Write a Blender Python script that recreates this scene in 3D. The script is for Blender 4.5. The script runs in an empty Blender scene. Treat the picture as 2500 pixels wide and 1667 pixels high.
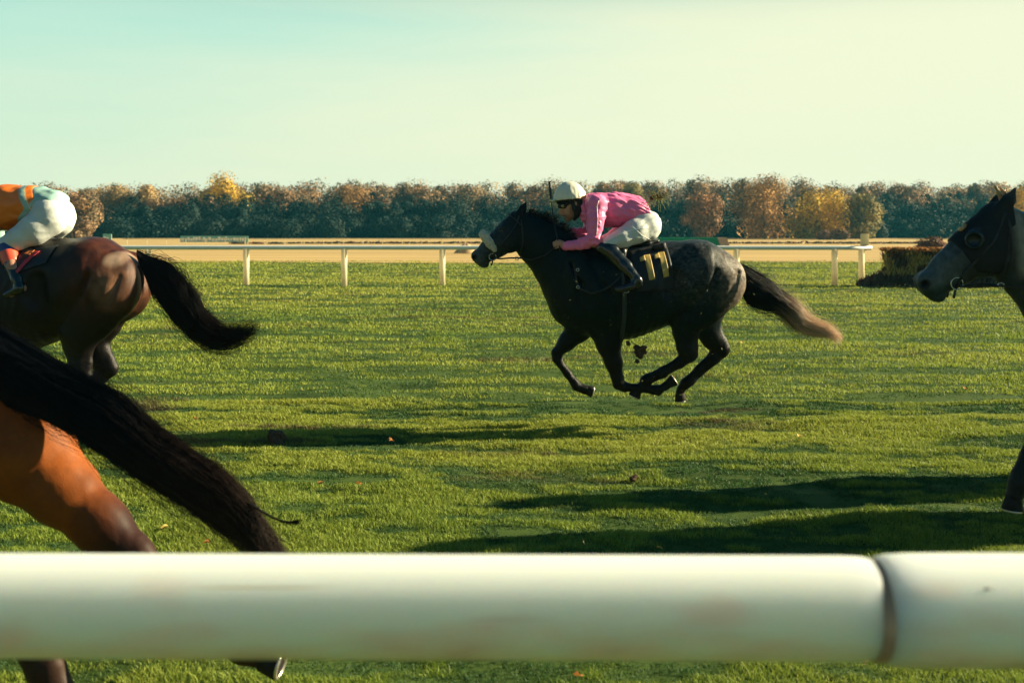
import bpy, math, random
import numpy as np
from mathutils import Vector, Matrix
from mathutils.bvhtree import BVHTree
random.seed(4); RNG = np.random.default_rng(11)
C = bpy.context.scene.collection
sc = bpy.context.scene

# ------------------------------------------------------------------ camera, sky, sun, exposure
F = 2600.0                      # focal length in photo pixels (2500 wide)
EYE = 1.8; HOR = 557.0
cam = bpy.data.cameras.new('camera'); camo = bpy.data.objects.new('camera', cam); C.objects.link(camo)
camo.location = (0, 0, EYE); camo.rotation_euler = (math.radians(90), 0, 0)
cam.sensor_width = 36; cam.lens = F / 2500 * 36; cam.shift_y = -(833.5 - HOR) / 2500
cam.clip_end = 6000; cam.clip_start = 0.05
cam.dof.use_dof = True; cam.dof.focus_distance = 9.0; cam.dof.aperture_fstop = 2.9
sc.camera = camo

SUN_EL = math.radians(22.5); SUN_AZ = math.radians(10.5)     # azimuth: from +X turned towards +Y
sd = Vector((math.cos(SUN_EL)*math.cos(SUN_AZ), math.cos(SUN_EL)*math.sin(SUN_AZ), math.sin(SUN_EL)))
sun = bpy.data.lights.new('sun', 'SUN'); sun.energy = 5.0; sun.angle = math.radians(0.6); sun.color = (1.0, 0.84, 0.52)
suno = bpy.data.objects.new('sun', sun); C.objects.link(suno)
suno.rotation_euler = sd.to_track_quat('Z', 'Y').to_euler(); suno.location = (30, 5, 20)

w = bpy.data.worlds.new('World'); sc.world = w; w.use_nodes = True
nt = w.node_tree; N = nt.nodes; L = nt.links; N.clear()
def wn(t, **kw):
    n = N.new(t)
    for k, v in kw.items(): setattr(n, k, v)
    return n
sky = wn('ShaderNodeTexSky', sky_type='NISHITA', sun_disc=False)
sky.sun_elevation = SUN_EL; sky.sun_rotation = math.radians(90) - SUN_AZ; sky.air_density = 1.4; sky.dust_density = 2.0
tint = wn('ShaderNodeMix', data_type='RGBA', blend_type='MULTIPLY'); tint.inputs[0].default_value = 1
L.new(sky.outputs[0], tint.inputs[6]); tint.inputs[7].default_value = (0.006, 0.021, 0.026, 1)
tc = wn('ShaderNodeTexCoord'); sep = wn('ShaderNodeSeparateXYZ'); L.new(tc.outputs['Generated'], sep.inputs[0])
def mth(op, a, b=None, c=None, clamp=False):
    n = wn('ShaderNodeMath', operation=op); n.use_clamp = clamp
    for i, v in enumerate((a, b, c)):
        if v is None: continue
        if isinstance(v, (int, float)): n.inputs[i].default_value = v
        else: L.new(v, n.inputs[i])
    return n.outputs[0]
def mapr(v, a, b, c=0, d=1):
    n = wn('ShaderNodeMapRange', interpolation_type='SMOOTHSTEP'); L.new(v, n.inputs[0])
    for i, q in enumerate((a, b, c, d)): n.inputs[i+1].default_value = q
    return n.outputs[0]
def mixc(f, a, b):
    n = wn('ShaderNodeMix', data_type='RGBA'); L.new(f, n.inputs[0])
    for i, q in ((6, a), (7, b)):
        if isinstance(q, tuple): n.inputs[i].default_value = q
        else: L.new(q, n.inputs[i])
    return n.outputs[2]
# haze towards the sun: position along +X, plus wispy cirrus
nz = wn('ShaderNodeTexNoise'); nz.inputs['Scale'].default_value = 2.2; nz.inputs['Detail'].default_value = 6
mpn = wn('ShaderNodeMapping'); mpn.inputs['Scale'].default_value = (1, 1, 9); mpn.inputs['Rotation'].default_value = (0, 0.05, 0)
L.new(tc.outputs['Generated'], mpn.inputs[0]); L.new(mpn.outputs[0], nz.inputs[0])
wisp = mth('MULTIPLY', mth('SUBTRACT', nz.outputs[0], 0.5), 0.85)
px_ = mth('ADD', sep.outputs[0], mth('MULTIPLY', sep.outputs[2], -0.9))
px_ = mth('ADD', px_, wisp)
fs = mapr(px_, -0.80, 0.22)
K = 0.378                                                       # gradient colours are photo values / 2^exposure
def g(r, gg, b): return (r*K, gg*K, b*K, 1)
low = mixc(fs, g(.68, .85, .63), g(.89, .905, .64))
high = mixc(fs, g(.43, .76, .65), g(.87, .90, .64))
vis = mixc(mapr(sep.outputs[2], 0.04, 0.22), low, high)
vis = mixc(mapr(sep.outputs[1], -0.15, 0.35), (0.135, 0.148, 0.120, 1), vis)      # the sky away from the low sun is deeper
up = mapr(sep.outputs[2], 0.17, 0.34)
fin = mixc(up, vis, tint.outputs[2])
bg = wn('ShaderNodeBackground'); L.new(fin, bg.inputs[0]); bg.inputs[1].default_value = 1.0
wo = wn('ShaderNodeOutputWorld'); L.new(bg.outputs[0], wo.inputs[0])
sc.view_settings.view_transform = 'Standard'; sc.view_settings.look = 'None'
sc.view_settings.exposure = 1.5; sc.view_settings.gamma = 1.0
sc.cycles.max_bounces = 5; sc.cycles.use_denoising = True

# ------------------------------------------------------------------ helpers
def hsh(ix, iy, iz, seed):
    n = (ix.astype(np.int64)*374761393 + iy.astype(np.int64)*668265263 + iz.astype(np.int64)*2147483647 + seed*974634777) & 0x7fffffff
    n = ((n ^ (n >> 13)) * 1274126177) & 0x7fffffff
    n = n ^ (n >> 16)
    return (n & 0xffff).astype(np.float32) / 65535.0
def vn(x, y, z=0.0, s=1.0, seed=0):                          # value noise, -1..1
    x = np.asarray(x, np.float32)/s; y = np.asarray(y, np.float32)/s; z = np.zeros_like(x) + np.asarray(z, np.float32)/s
    ix, iy, iz = np.floor(x), np.floor(y), np.floor(z); fx, fy, fz = x-ix, y-iy, z-iz
    fx = fx*fx*(3-2*fx); fy = fy*fy*(3-2*fy); fz = fz*fz*(3-2*fz); r = 0
    for a in (0, 1):
        for b in (0, 1):
            for c in (0, 1):
                r = r + hsh(ix+a, iy+b, iz+c, seed)*(fx if a else 1-fx)*(fy if b else 1-fy)*(fz if c else 1-fz)
    return r*2-1

def set_tag(o, label=None, cat=None, group=None, kind=None):
    if label: o['label'] = label
    if cat: o['category'] = cat
    if group: o['group'] = group
    if kind: o['kind'] = kind
    return o
def empty(name, loc=(0, 0, 0), rz=0):
    o = bpy.data.objects.new(name, None); C.objects.link(o); o.location = loc; o.rotation_euler = (0, 0, rz)
    o.empty_display_size = 0.2
    return o
def mk(name, v, f, mat, parent=None, cols=None, smooth=True):
    v = np.asarray(v, np.float32); me = bpy.data.meshes.new(name)
    if isinstance(f, np.ndarray):
        k = f.shape[1]; me.vertices.add(len(v)); me.vertices.foreach_set('co', v.ravel())
        me.loops.add(f.size); me.loops.foreach_set('vertex_index', f.ravel().astype(np.int32))
        me.polygons.add(len(f)); me.polygons.foreach_set('loop_start', np.arange(0, f.size, k, dtype=np.int32))
        me.polygons.foreach_set('loop_total', np.full(len(f), k, np.int32))
        me.update(calc_edges=True)
    else:
        me.from_pydata([tuple(map(float, p)) for p in v], [], f); me.update()
    if smooth: me.polygons.foreach_set('use_smooth', np.ones(len(me.polygons), bool))
    if cols is not None:
        a = me.color_attributes.new('Col', 'FLOAT_COLOR', 'POINT')
        c = np.ones((len(v), 4), np.float32); c[:, :3] = np.clip(np.asarray(cols)[:, :3], 0, 1); a.data.foreach_set('color', c.ravel())
    if cols is not None and np.shape(cols)[1] == 6:           # leaf normals that follow the crown's roundness
        me.polygons.foreach_set('use_smooth', np.ones(len(me.polygons), bool))
        me.normals_split_custom_set_from_vertices(np.asarray(cols)[:, 3:])
    me.materials.append(mat)
    o = bpy.data.objects.new(name, me); C.objects.link(o)
    if parent: o.parent = parent
    return o

MATS = {}
def mat(name, col=(.5, .5, .5), rough=.6, spec=.5, metal=0, vcol=False, noise=0, nscale=20, bump=0, bscale=60, sheen=0, coat=0,
        trans=0, hue=None, stretch=None, aniso=0, sss=0):
    if name in MATS: return MATS[name]
    m = bpy.data.materials.new(name); m.use_nodes = True; n = m.node_tree.nodes; l = m.node_tree.links
    b = n['Principled BSDF']; b.inputs['Roughness'].default_value = rough; b.inputs['Specular IOR Level'].default_value = spec
    b.inputs['Metallic'].default_value = metal; b.inputs['Sheen Weight'].default_value = sheen; b.inputs['Coat Weight'].default_value = coat
    b.inputs['Coat Roughness'].default_value = .25
    if sss:
        b.inputs['Subsurface Weight'].default_value = sss; b.inputs['Subsurface Radius'].default_value = (.01, .004, .002)
    t = n.new('ShaderNodeTexCoord'); src = t.outputs['Object']
    if stretch:
        mp = n.new('ShaderNodeMapping'); mp.inputs['Scale'].default_value = stretch; l.new(src, mp.inputs[0]); src = mp.outputs[0]
    cur = None
    if vcol:
        a = n.new('ShaderNodeAttribute'); a.attribute_name = 'Col'; cur = a.outputs['Color']
    if noise:
        nz = n.new('ShaderNodeTexNoise'); nz.inputs['Scale'].default_value = nscale; nz.inputs['Detail'].default_value = 5; l.new(src, nz.inputs[0])
        mr = n.new('ShaderNodeMapRange'); mr.inputs[1].default_value = .3; mr.inputs[2].default_value = .7
        mr.inputs[3].default_value = 1-noise; mr.inputs[4].default_value = 1+noise; l.new(nz.outputs[0], mr.inputs[0])
        if hue:
            mx = n.new('ShaderNodeMix'); mx.data_type = 'RGBA'; l.new(nz.outputs[0], mx.inputs[0])
            if cur: l.new(cur, mx.inputs[6])
            else: mx.inputs[6].default_value = (*col, 1)
            mx.inputs[7].default_value = (*hue, 1); cur = mx.outputs[2]
        vm = n.new('ShaderNodeVectorMath'); vm.operation = 'SCALE'
        if cur: l.new(cur, vm.inputs[0])
        else: vm.inputs[0].default_value = col
        l.new(mr.outputs[0], vm.inputs['Scale']); cur = vm.outputs[0]
    if cur: l.new(cur, b.inputs['Base Color'])
    else: b.inputs['Base Color'].default_value = (*col, 1)
    if bump:
        bz = n.new('ShaderNodeTexNoise'); bz.inputs['Scale'].default_value = bscale; bz.inputs['Detail'].default_value = 4; l.new(src, bz.inputs[0])
        bp = n.new('ShaderNodeBump'); bp.inputs['Strength'].default_value = bump; bp.inputs['Distance'].default_value = .01
        l.new(bz.outputs[0], bp.inputs['Height']); l.new(bp.outputs[0], b.inputs['Normal'])
    if trans:
        tr = n.new('ShaderNodeBsdfTranslucent'); ad = n.new('ShaderNodeMixShader'); ad.inputs[0].default_value = trans
        if cur: l.new(cur, tr.inputs[0])
        else: tr.inputs[0].default_value = (*col, 1)
        l.new(b.outputs[0], ad.inputs[1]); l.new(tr.outputs[0], ad.inputs[2]); l.new(ad.outputs[0], n['Material Output'].inputs[0])
    MATS[name] = m
    return m

# ---- implicit surfaces in "frame" units: x, photo-y (down) at 270 units per metre, lateral y (- = towards the camera)
U = 270.0
def loc3(x, y, p):                                            # frame -> local metres of a horse root (x 1600, ground 1043)
    return np.stack([(np.asarray(x, np.float32)-1600)/U, np.asarray(y, np.float32)/U + 0*np.asarray(x, np.float32), (1043-np.asarray(p, np.float32))/U], -1)
def rid(x, y, z, s, seed, k=3.5): return np.clip(1-np.abs(vn(x, y, z, s, seed))*k, 0, 1)
class SDF:
    def __init__(s): s.p = []
    def chain(s, st, k=10, y=0, sub=False, mirror=False):
        q = []
        for t in st:
            x, p, r = t[:3]; w_ = t[3] if len(t) > 3 and t[3] else r; yy = t[4] if len(t) > 4 else y
            q.append((x, p, r, w_, yy))
        for sg in ((1, -1) if mirror else (1,)):
            for a, b in zip(q[:-1], q[1:]):
                s.p.append(('c', tuple(a[:4])+(a[4]*sg,), tuple(b[:4])+(b[4]*sg,), k, sub))
        return s
    def ell(s, x, p, y, rx, rp, ry, ang=0, k=10, sub=False, mirror=False):
        for sg in ((1, -1) if mirror else (1,)): s.p.append(('e', (x, p, y*sg, rx, rp, ry), math.radians(ang), k, sub))
        return s
    def box(s, e):
        if e[0] == 'c':
            a, b = e[1], e[2]
            lo = [min(a[0]-a[2], b[0]-b[2]), min(a[4]-a[3], b[4]-b[3]), min(a[1]-a[2], b[1]-b[2])]
            hi = [max(a[0]+a[2], b[0]+b[2]), max(a[4]+a[3], b[4]+b[3]), max(a[1]+a[2], b[1]+b[2])]
        else:
            x, p, y, rx, rp, ry = e[1]; m = max(rx, rp); lo = [x-m, y-ry, p-m]; hi = [x+m, y+ry, p+m]
        return np.array(lo), np.array(hi)
    def mesh(s, h=2.7, disp=None, cut=None):
        los, his = zip(*[s.box(e) for e in s.p if not e[-1]])
        lo = np.min(los, 0)-4*h; hi = np.max(his, 0)+4*h
        n = np.ceil((hi-lo)/h).astype(int)+1
        ax = [(lo[i]+h*np.arange(n[i])).astype(np.float32) for i in range(3)]
        Fd = np.full(n, 60.0, np.float32)
        for e in s.p:
            a, b = s.box(e); k = e[3]; pad = k+3*h
            i0 = np.clip(np.floor((a-pad-lo)/h).astype(int), 0, n-1); i1 = np.clip(np.ceil((b+pad-lo)/h).astype(int)+1, 1, n)
            X = ax[0][i0[0]:i1[0], None, None]; Y = ax[1][None, i0[1]:i1[1], None]; P = ax[2][None, None, i0[2]:i1[2]]
            if e[0] == 'c':
                A, B = e[1], e[2]; d = np.array([B[0]-A[0], B[4]-A[4], B[1]-A[1]]); dd = max((d*d).sum(), 1e-6)
                t = np.clip(((X-A[0])*d[0]+(Y-A[4])*d[1]+(P-A[1])*d[2])/dd, 0, 1)
                qx = X-A[0]-t*d[0]; qy = Y-A[4]-t*d[1]; qp = P-A[1]-t*d[2]
                r = A[2]+t*(B[2]-A[2]); w_ = A[3]+t*(B[3]-A[3])
                m = qx*qx+qp*qp; k0 = np.sqrt(m/(r*r)+qy*qy/(w_*w_)); k1 = np.sqrt(m/r**4+qy*qy/w_**4)+1e-9
            else:
                x, p, y, rx, rp, ry = e[1]; ca, sa = math.cos(e[2]), math.sin(e[2])
                qx = (X-x)*ca+(P-p)*sa; qp = -(X-x)*sa+(P-p)*ca; qy = Y-y
                k0 = np.sqrt(qx*qx/rx**2+qp*qp/rp**2+qy*qy/ry**2); k1 = np.sqrt(qx*qx/rx**4+qp*qp/rp**4+qy*qy/ry**4)+1e-9
            D = k0*(k0-1)/k1; D = np.where(k0 < 1e-3, -min(e[1][2:4]) if e[0] == 'c' else -min(e[1][3:]), D)
            S = Fd[i0[0]:i1[0], i0[1]:i1[1], i0[2]:i1[2]]
            if e[4]:
                hh = np.clip(k-np.abs(S+D), 0, None)/k; S[:] = np.maximum(S, -D)+hh*hh*k/4
            else:
                hh = np.clip(k-np.abs(S-D), 0, None)/k; S[:] = np.minimum(S, D)-hh*hh*k/4
        if disp is not None or cut is not None:
            band = np.where(np.abs(Fd) < 8*h if cut is None else Fd < 8*h); gx, gy, gp = ax[0][band[0]], ax[1][band[1]], ax[2][band[2]]
            v = Fd[band]
            if disp is not None: v = v-disp(gx, gy, gp)
            if cut is not None: v = np.maximum(v, cut(gx, gy, gp))
            Fd[band] = v
        return surface(Fd, lo, h)
def surface(Fd, lo, h):                                       # naive surface nets
    ins = Fd < 0
    c = ins[:-1, :-1, :-1].astype(np.int8)
    for a, b, d in [(1,0,0),(0,1,0),(0,0,1),(1,1,0),(1,0,1),(0,1,1),(1,1,1)]:
        c = c+ins[a:a+c.shape[0], b:b+c.shape[1], d:d+c.shape[2]]
    act = (c > 0) & (c < 8); I = np.argwhere(act); idx = -np.ones(act.shape, np.int64); idx[act] = np.arange(len(I))
    acc = np.zeros((len(I), 3)); cnt = np.zeros(len(I))
    cor = [(a, b, d) for a in (0, 1) for b in (0, 1) for d in (0, 1)]
    for i, p in enumerate(cor):
        for q in cor[i+1:]:
            if sum(abs(p[j]-q[j]) for j in range(3)) != 1: continue
            fa = Fd[I[:, 0]+p[0], I[:, 1]+p[1], I[:, 2]+p[2]]; fb = Fd[I[:, 0]+q[0], I[:, 1]+q[1], I[:, 2]+q[2]]
            m = (fa < 0) != (fb < 0); t = np.where(m, fa/np.where(m, fa-fb, 1), 0)
            for j in range(3): acc[:, j] += np.where(m, p[j]+t*(q[j]-p[j]), 0)
            cnt += m
    V = (I+acc/cnt[:, None])*h+lo
    Fs = []
    for axn in range(3):
        o1, o2 = [(1, 2), (2, 0), (0, 1)][axn]
        sl = [slice(1, -1)]*3; a = [slice(1, -1)]*3; b = list(a); a[axn] = slice(0, -1); b[axn] = slice(1, None)
        A = ins[tuple(a)]; B = ins[tuple(b)]; e = np.argwhere(A != B)
        off = np.ones(3, int); off[axn] = 0; g0 = e+off
        fl = A[tuple(e.T)]
        def cell(d1, d2):
            gg = g0.copy(); gg[:, o1] -= d1; gg[:, o2] -= d2; return idx[tuple(gg.T)]
        q = np.stack([cell(1, 1), cell(0, 1), cell(0, 0), cell(1, 0)], 1); q[~fl] = q[~fl][:, ::-1]; Fs.append(q)
    Q = np.concatenate(Fs); Q = Q[(Q >= 0).all(1)]
    # frame axes (x, lateral, photo-y down) are left handed against (x, y, z up): flip
    return V.astype(np.float32), Q[:, ::-1].astype(np.int32)
def sdf_obj(name, s, material, parent, h=2.7, colf=None, disp=None, cut=None, relax=1):
    V, Q = s.mesh(h, disp, cut)
    for _ in range(relax):                                    # light smoothing
        acc = np.zeros_like(V); cn = np.zeros(len(V), np.float32)
        for a, b in ((0, 1), (1, 2), (2, 3), (3, 0)):
            for u, v_ in ((a, b), (b, a)): 
                for j in range(3): acc[:, j] += np.bincount(Q[:, u], V[Q[:, v_], j], len(V))
                cn += np.bincount(Q[:, u], minlength=len(V))
        V = V*.5+.5*acc/np.maximum(cn, 1)[:, None]
    cols = colf(V[:, 0], V[:, 1], V[:, 2]) if colf else None
    return mk(name, loc3(V[:, 0], V[:, 1], V[:, 2]), Q, material, parent, cols)
def bvh_of(o):
    me = o.data; n = len(me.vertices); co = np.empty(n*3, np.float32); me.vertices.foreach_get('co', co)
    vi = np.empty(len(me.loops), np.int32); me.loops.foreach_get('vertex_index', vi)
    return BVHTree.FromPolygons([tuple(c) for c in co.reshape(-1, 3).tolist()], vi.reshape(-1, 4).tolist())
def surf_y(bvh, x, p, side=-1, off=1.0, default=None):        # lateral frame coordinate of the body surface
    q = loc3(x, 0, p); hit = bvh.ray_cast(Vector((q[0], side*1.5, q[2])), Vector((0, -side, 0)))
    if hit[0] is None or hit[0][1]*side < -0.05: return default
    return hit[0][1]*U+side*off
def resample(pts, n):
    pts = np.asarray(pts, float); d = np.r_[0, np.cumsum(np.linalg.norm(np.diff(pts, axis=0), axis=1))]
    t = np.linspace(0, d[-1], n); return np.stack([np.interp(t, d, pts[:, j]) for j in range(pts.shape[1])], 1)
def smooth_path(pts, n):
    q = resample(pts, n)
    for _ in range(3): q[1:-1] = (q[:-2]+2*q[1:-1]+q[2:])/4
    return q
def tubes(P, R, sides=4, flat=1.0):                           # P (N,S,3) metres, R (N,S)
    P = np.asarray(P, np.float32); N_, S, _ = P.shape; T = np.gradient(P, axis=1); T /= np.linalg.norm(T, axis=2, keepdims=True)+1e-9
    rv = np.tile(np.array([0.02, 1.0, .05], np.float32), (N_, S, 1)); A = np.cross(T, rv); A /= np.linalg.norm(A, axis=2, keepdims=True)+1e-9
    B = np.cross(T, A); R = np.asarray(R, np.float32)[..., None]
    rings = [P+A*R*math.cos(2*math.pi*i/sides+.4)+B*R*flat*math.sin(2*math.pi*i/sides+.4) for i in range(sides)]
    V = np.stack(rings, 2).reshape(-1, 3)
    n_, s_, k_ = np.meshgrid(np.arange(N_), np.arange(S-1), np.arange(sides), indexing='ij')
    i0 = (n_*S+s_)*sides+k_; i1 = (n_*S+s_)*sides+(k_+1) % sides
    Fq = np.stack([i0, i1, i1+sides, i0+sides], -1).reshape(-1, 4)
    return V, Fq
def tube_obj(name, path, r, material, parent=None, sides=8, flat=1.0, n=None):
    path = np.asarray(path, float)
    if n: path = resample(path, n)
    R = np.full(len(path), r) if np.isscalar(r) else np.interp(np.linspace(0, 1, len(path)), np.linspace(0, 1, len(r)), r)
    path = np.vstack([path[0]-(path[1]-path[0])*1e-3, path, path[-1]+(path[-1]-path[-2])*1e-3]); R = np.r_[R[0]*.02, R, R[-1]*.02]
    V, Fq = tubes(path[None], R[None], sides, flat)
    return mk(name, V, Fq, material, parent)
def strap(name, bvh, pts, r, material, parent, side=-1, off=1.2, n=16, flat=.5):
    q = resample(pts, n); out = []; last = side*20
    for x, p in q:
        y = surf_y(bvh, x, p, side, off, None)
        if y is None: y = last
        last = y; out.append(loc3(x, y, p))
    return tube_obj(name, np.array(out), r/U, material, parent, sides=6)
def box_obj(name, lo, hi, material, parent=None, bev=0.01):
    import bmesh
    bm = bmesh.new(); bmesh.ops.create_cube(bm, size=1)
    for v in bm.verts: v.co = Vector([(lo[i]+hi[i])/2+v.co[i]*(hi[i]-lo[i]) for i in range(3)])
    if bev: bmesh.ops.bevel(bm, geom=bm.edges[:], offset=bev, segments=2, affect='EDGES')
    me = bpy.data.meshes.new(name); bm.to_mesh(me); bm.free(); me.materials.append(material)
    o = bpy.data.objects.new(name, me); C.objects.link(o)
    if parent: o.parent = parent
    return o
def hair_tail(name, up, lo, wid, n, parent, c0, c1, rad=.0018, fly=.05, core=True, seed=1, S=22, tipfan=6, y0=0, corek=.74, noise=5):
    rg = np.random.default_rng(seed); S0 = 60
    A = smooth_path(up, S0); B = smooth_path(lo, S0)
    W = np.interp(np.linspace(0, 1, S0), np.linspace(0, 1, len(wid)), wid)
    u = rg.random(n); v = rg.uniform(-1, 1, n); te = 1-.5*rg.random(n)**1.35; flym = rg.random(n) < fly
    ts = np.linspace(0, 1, S)[None]*te[:, None]*(S0-1)
    du = np.cumsum(rg.normal(0, .035, (n, S)), 1)*(.5+1.2*flym[:, None])
    uu = np.clip(u[:, None]+du, -.05-.35*flym[:, None], 1.05+.35*flym[:, None])
    uu = .5+(uu-.5)*(1-.45*(ts/(S0-1))**3)
    ia = np.arange(S0)
    def it(Q, j): return np.interp(ts.ravel(), ia, Q[:, j]).reshape(n, S)
    ax_, ap = it(A, 0), it(A, 1); bx_, bp = it(B, 0), it(B, 1)
    X = ax_*(1-uu)+bx_*uu; P = ap*(1-uu)+bp*uu
    ww = np.interp(ts.ravel(), ia, W).reshape(n, S)
    Y = v[:, None]*ww*np.sqrt(np.clip(1-(2*np.clip(uu, 0, 1)-1)**2, .05, 1))
    grow = (np.linspace(0, 1, S)[None])**1.6
    nx = vn(X, P+seed*9, Y*3+u[:, None]*40, 26, seed)*noise*grow; npp = vn(X+99, P, Y*3+u[:, None]*40, 22, seed+3)*noise*grow
    X = X+nx+grow*rg.normal(0, tipfan*.4, (n, 1)); P = P+npp+grow*rg.normal(0, tipfan, (n, 1))*(1+flym[:, None]); Y = Y+grow*rg.normal(0, tipfan*.6, (n, 1))+y0
    R = rad*(1-.75*np.linspace(0, 1, S)[None]**2)*rg.uniform(.7, 1.3, (n, 1))
    V, Fq = tubes(loc3(X, Y, P), R, 3)
    t = np.repeat(np.clip(ts/(S0-1), 0, 1).ravel(), 3)[:, None]; var = np.repeat(rg.uniform(.6, 1.5, n), S*3)[:, None]
    mixf = np.clip((t-.42)/.32+(var-1)*.5, 0, 1)
    cols = (np.array(c0)*(1-mixf)+np.array(c1)*mixf)*var
    o = mk(name, V, Fq, mat('hair', vcol=True, rough=.5, spec=.22), parent, cols)
    if core:
        m = int(S0*.86); cen = (A+B)/2; tt = np.linspace(0, 1, m); V2 = []; sides = 14
        for i in range(m):
            kk = corek*(1 if i < m*.7 else 1-.55*(i-m*.7)/(m*.3))
            for j in range(sides):
                a = 2*math.pi*j/sides; q = cen[i]+(A[i]-B[i])/2*math.cos(a)*kk
                V2.append((q[0]+vn([q[0]], [q[1]+j*9], 0, 8, seed)[0]*1.2, W[i]*math.sin(a)*kk+y0, q[1]))
        V2 = np.array(V2); i_, j_ = np.meshgrid(np.arange(m-1), np.arange(sides), indexing='ij')
        a = i_*sides+j_; b = i_*sides+(j_+1) % sides
        F2 = np.stack([a, b, b+sides, a+sides], -1).reshape(-1, 4)
        F2 = F2.tolist()+[list(range((m-1)*sides, m*sides))]
        tc_ = np.repeat(np.clip((tt*.86-.5)/.45, 0, 1), sides)[:, None]
        mk('tail_dock', loc3(V2[:, 0], V2[:, 1], V2[:, 2]), F2, MATS['hair'], o, (np.array(c0)*(1-tc_)+np.array(c1)*tc_)*.8)
    return o

def copy_tree(o, parent=None):
    c = o.copy(); C.objects.link(c); c.parent = parent
    for ch in list(o.children): copy_tree(ch, c)
    return c

# ------------------------------------------------------------------ ground, grass
def hgt(x, y):
    return vn(np.asarray(x)/1.8, y, 0, .34, 5)*.020+vn(x, y, 0, .12, 15)*.005+vn(x, y, 0, 1.7, 6)*.02*np.clip(np.asarray(y, np.float32)/8, 0, 1)
ys = np.r_[-80, -30, -10, -3, 0, 1.5, 2.6, np.geomspace(3.2, 60, 300), np.geomspace(62, 3500, 50)]
t = np.linspace(-1, 1, 301); us = np.sign(t)*np.abs(t)**1.7
GX = us[None]*(24+np.abs(ys)[:, None]*1.3); GY = np.repeat(ys[:, None], 301, 1)
GZ = hgt(GX, GY)*(GY > 3)*(GY < 70)
i_, j_ = np.meshgrid(np.arange(len(ys)-1), np.arange(300), indexing='ij'); a = i_*301+j_
m_ground = mat('turf_soil', (.035, .080, .016), .95, .1, noise=.4, nscale=1.6, hue=(.07, .095, .022), stretch=(.5, 1, 1), bump=.6, bscale=12)
mk('ground', np.stack([GX, GY, GZ], -1).reshape(-1, 3), np.stack([a, a+1, a+302, a+301], -1).reshape(-1, 4), m_ground)['kind'] = 'structure'
m_field = mat('dry_field_soil', (.44, .29, .12), .95, .1, noise=.22, nscale=.16, hue=(.50, .36, .16), stretch=(.3, 3, 1), bump=.4, bscale=3)
fx = np.linspace(-260, 260, 60); fy = np.r_[np.linspace(55, 60, 6), np.linspace(64, 215, 30)]
FX, FY = np.meshgrid(fx, fy); FY = FY+np.where(FY < 56, vn(FX, FX*0, 0, 3, 4)*1.6, 0)
i_, j_ = np.meshgrid(np.arange(len(fy)-1), np.arange(59), indexing='ij'); a = i_*60+j_
mk('field', np.stack([FX, FY, np.full_like(FX, .03)+vn(FX, FY, 0, 9, 2)*.02], -1).reshape(-1, 3), np.stack([a, a+1, a+61, a+60], -1).reshape(-1, 4), m_field)['kind'] = 'structure'

def grass(n, d0, d1, power, seed):
    rg = np.random.default_rng(seed)
    u = rg.random(n)
    y = (d0**(power)+u*(d1**power-d0**power))**(1/power) if power else d0*(d1/d0)**u
    x = (rg.random(n)-.5)*(1.1*y+1.2)
    c1 = .6*vn(x/np.where(y > 10, 6, 3.4), y, 0, .42, 21)+.5*vn(x/2.4, y, 0, .9, 31); c2 = vn(x/np.where(y > 8, 4, 2.4), y, 0, .14, 22); c3 = vn(x/4, y, 0, 2.2, 23); c4 = vn(x/1.5, y, 0, .07, 27)
    keep = rg.random(n) < np.clip(.88+.3*c2+.25*c4+.15*c1, .7, 1); x, y, c1, c2, c3, c4 = [q[keep] for q in (x, y, c1, c2, c3, c4)]; n = len(x)
    sc_ = np.clip(y/9, .55, 7)
    h_ = (.026+.011*c1+.016*c2+.009*c4)*rg.uniform(.6, 1.25, n)*np.clip(sc_**.35, .8, 2); w_ = .0034*sc_*rg.uniform(.7, 1.4, n)
    az = rg.uniform(0, 2*math.pi, n); la = rg.uniform(0, 2*math.pi, n); le = h_*rg.uniform(.15, 1.1, n)
    z = hgt(x, y)-.004
    b1 = np.stack([x-w_*np.cos(az), y-w_*np.sin(az), z], -1); b2 = np.stack([x+w_*np.cos(az), y+w_*np.sin(az), z], -1)
    mx = x+le*.35*np.cos(la); my = y+le*.35*np.sin(la); mz = z+h_*.62
    m1 = np.stack([mx-w_*.8*np.cos(az), my-w_*.8*np.sin(az), mz], -1); m2 = np.stack([mx+w_*.8*np.cos(az), my+w_*.8*np.sin(az), mz], -1)
    tp = np.stack([x+le*np.cos(la), y+le*np.sin(la), z+h_], -1)
    V = np.stack([b1, b2, m2, m1, tp], 1).reshape(-1, 3); i5 = np.arange(n)*5
    T = np.concatenate([np.stack([i5, i5+1, i5+2], 1), np.stack([i5, i5+2, i5+3], 1), np.stack([i5+3, i5+2, i5+4], 1)])
    base = np.array([.165, .250, .034]); dry = np.array([.38, .39, .066]); dk = np.array([.020, .080, .028])
    f = np.clip(.30+.30*c3+.22*c1+rg.normal(0, .16, n)+np.clip((y-14)/30, 0, .4), 0, 1)[:, None]
    f2 = np.clip(.22+.14*np.clip((8-y)/2, 0, 1)-1.6*c1-1.5*c2-.7*c4+rg.normal(0, .10, n), 0, .9)[:, None]
    c5 = vn(x/6, y, 0, .33, 29); f3 = (np.clip((c5-.60)*6, 0, 1)*np.clip((y-6.5)/2, 0, 1)*np.clip(.8+c4, 0, 1))[:, None]
    c = (base*(1-f)+dry*f)*(1-f2)+dk*f2; c = c*(1-f3*.8)+np.array([.10, .075, .045])*f3*.8; c = c*rg.uniform(.82, 1.18, n)[:, None]
    return V, T, np.repeat(c, 5, 0)
m_grass = mat('grass_blade', vcol=True, rough=.6, spec=.25, trans=.35)
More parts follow.
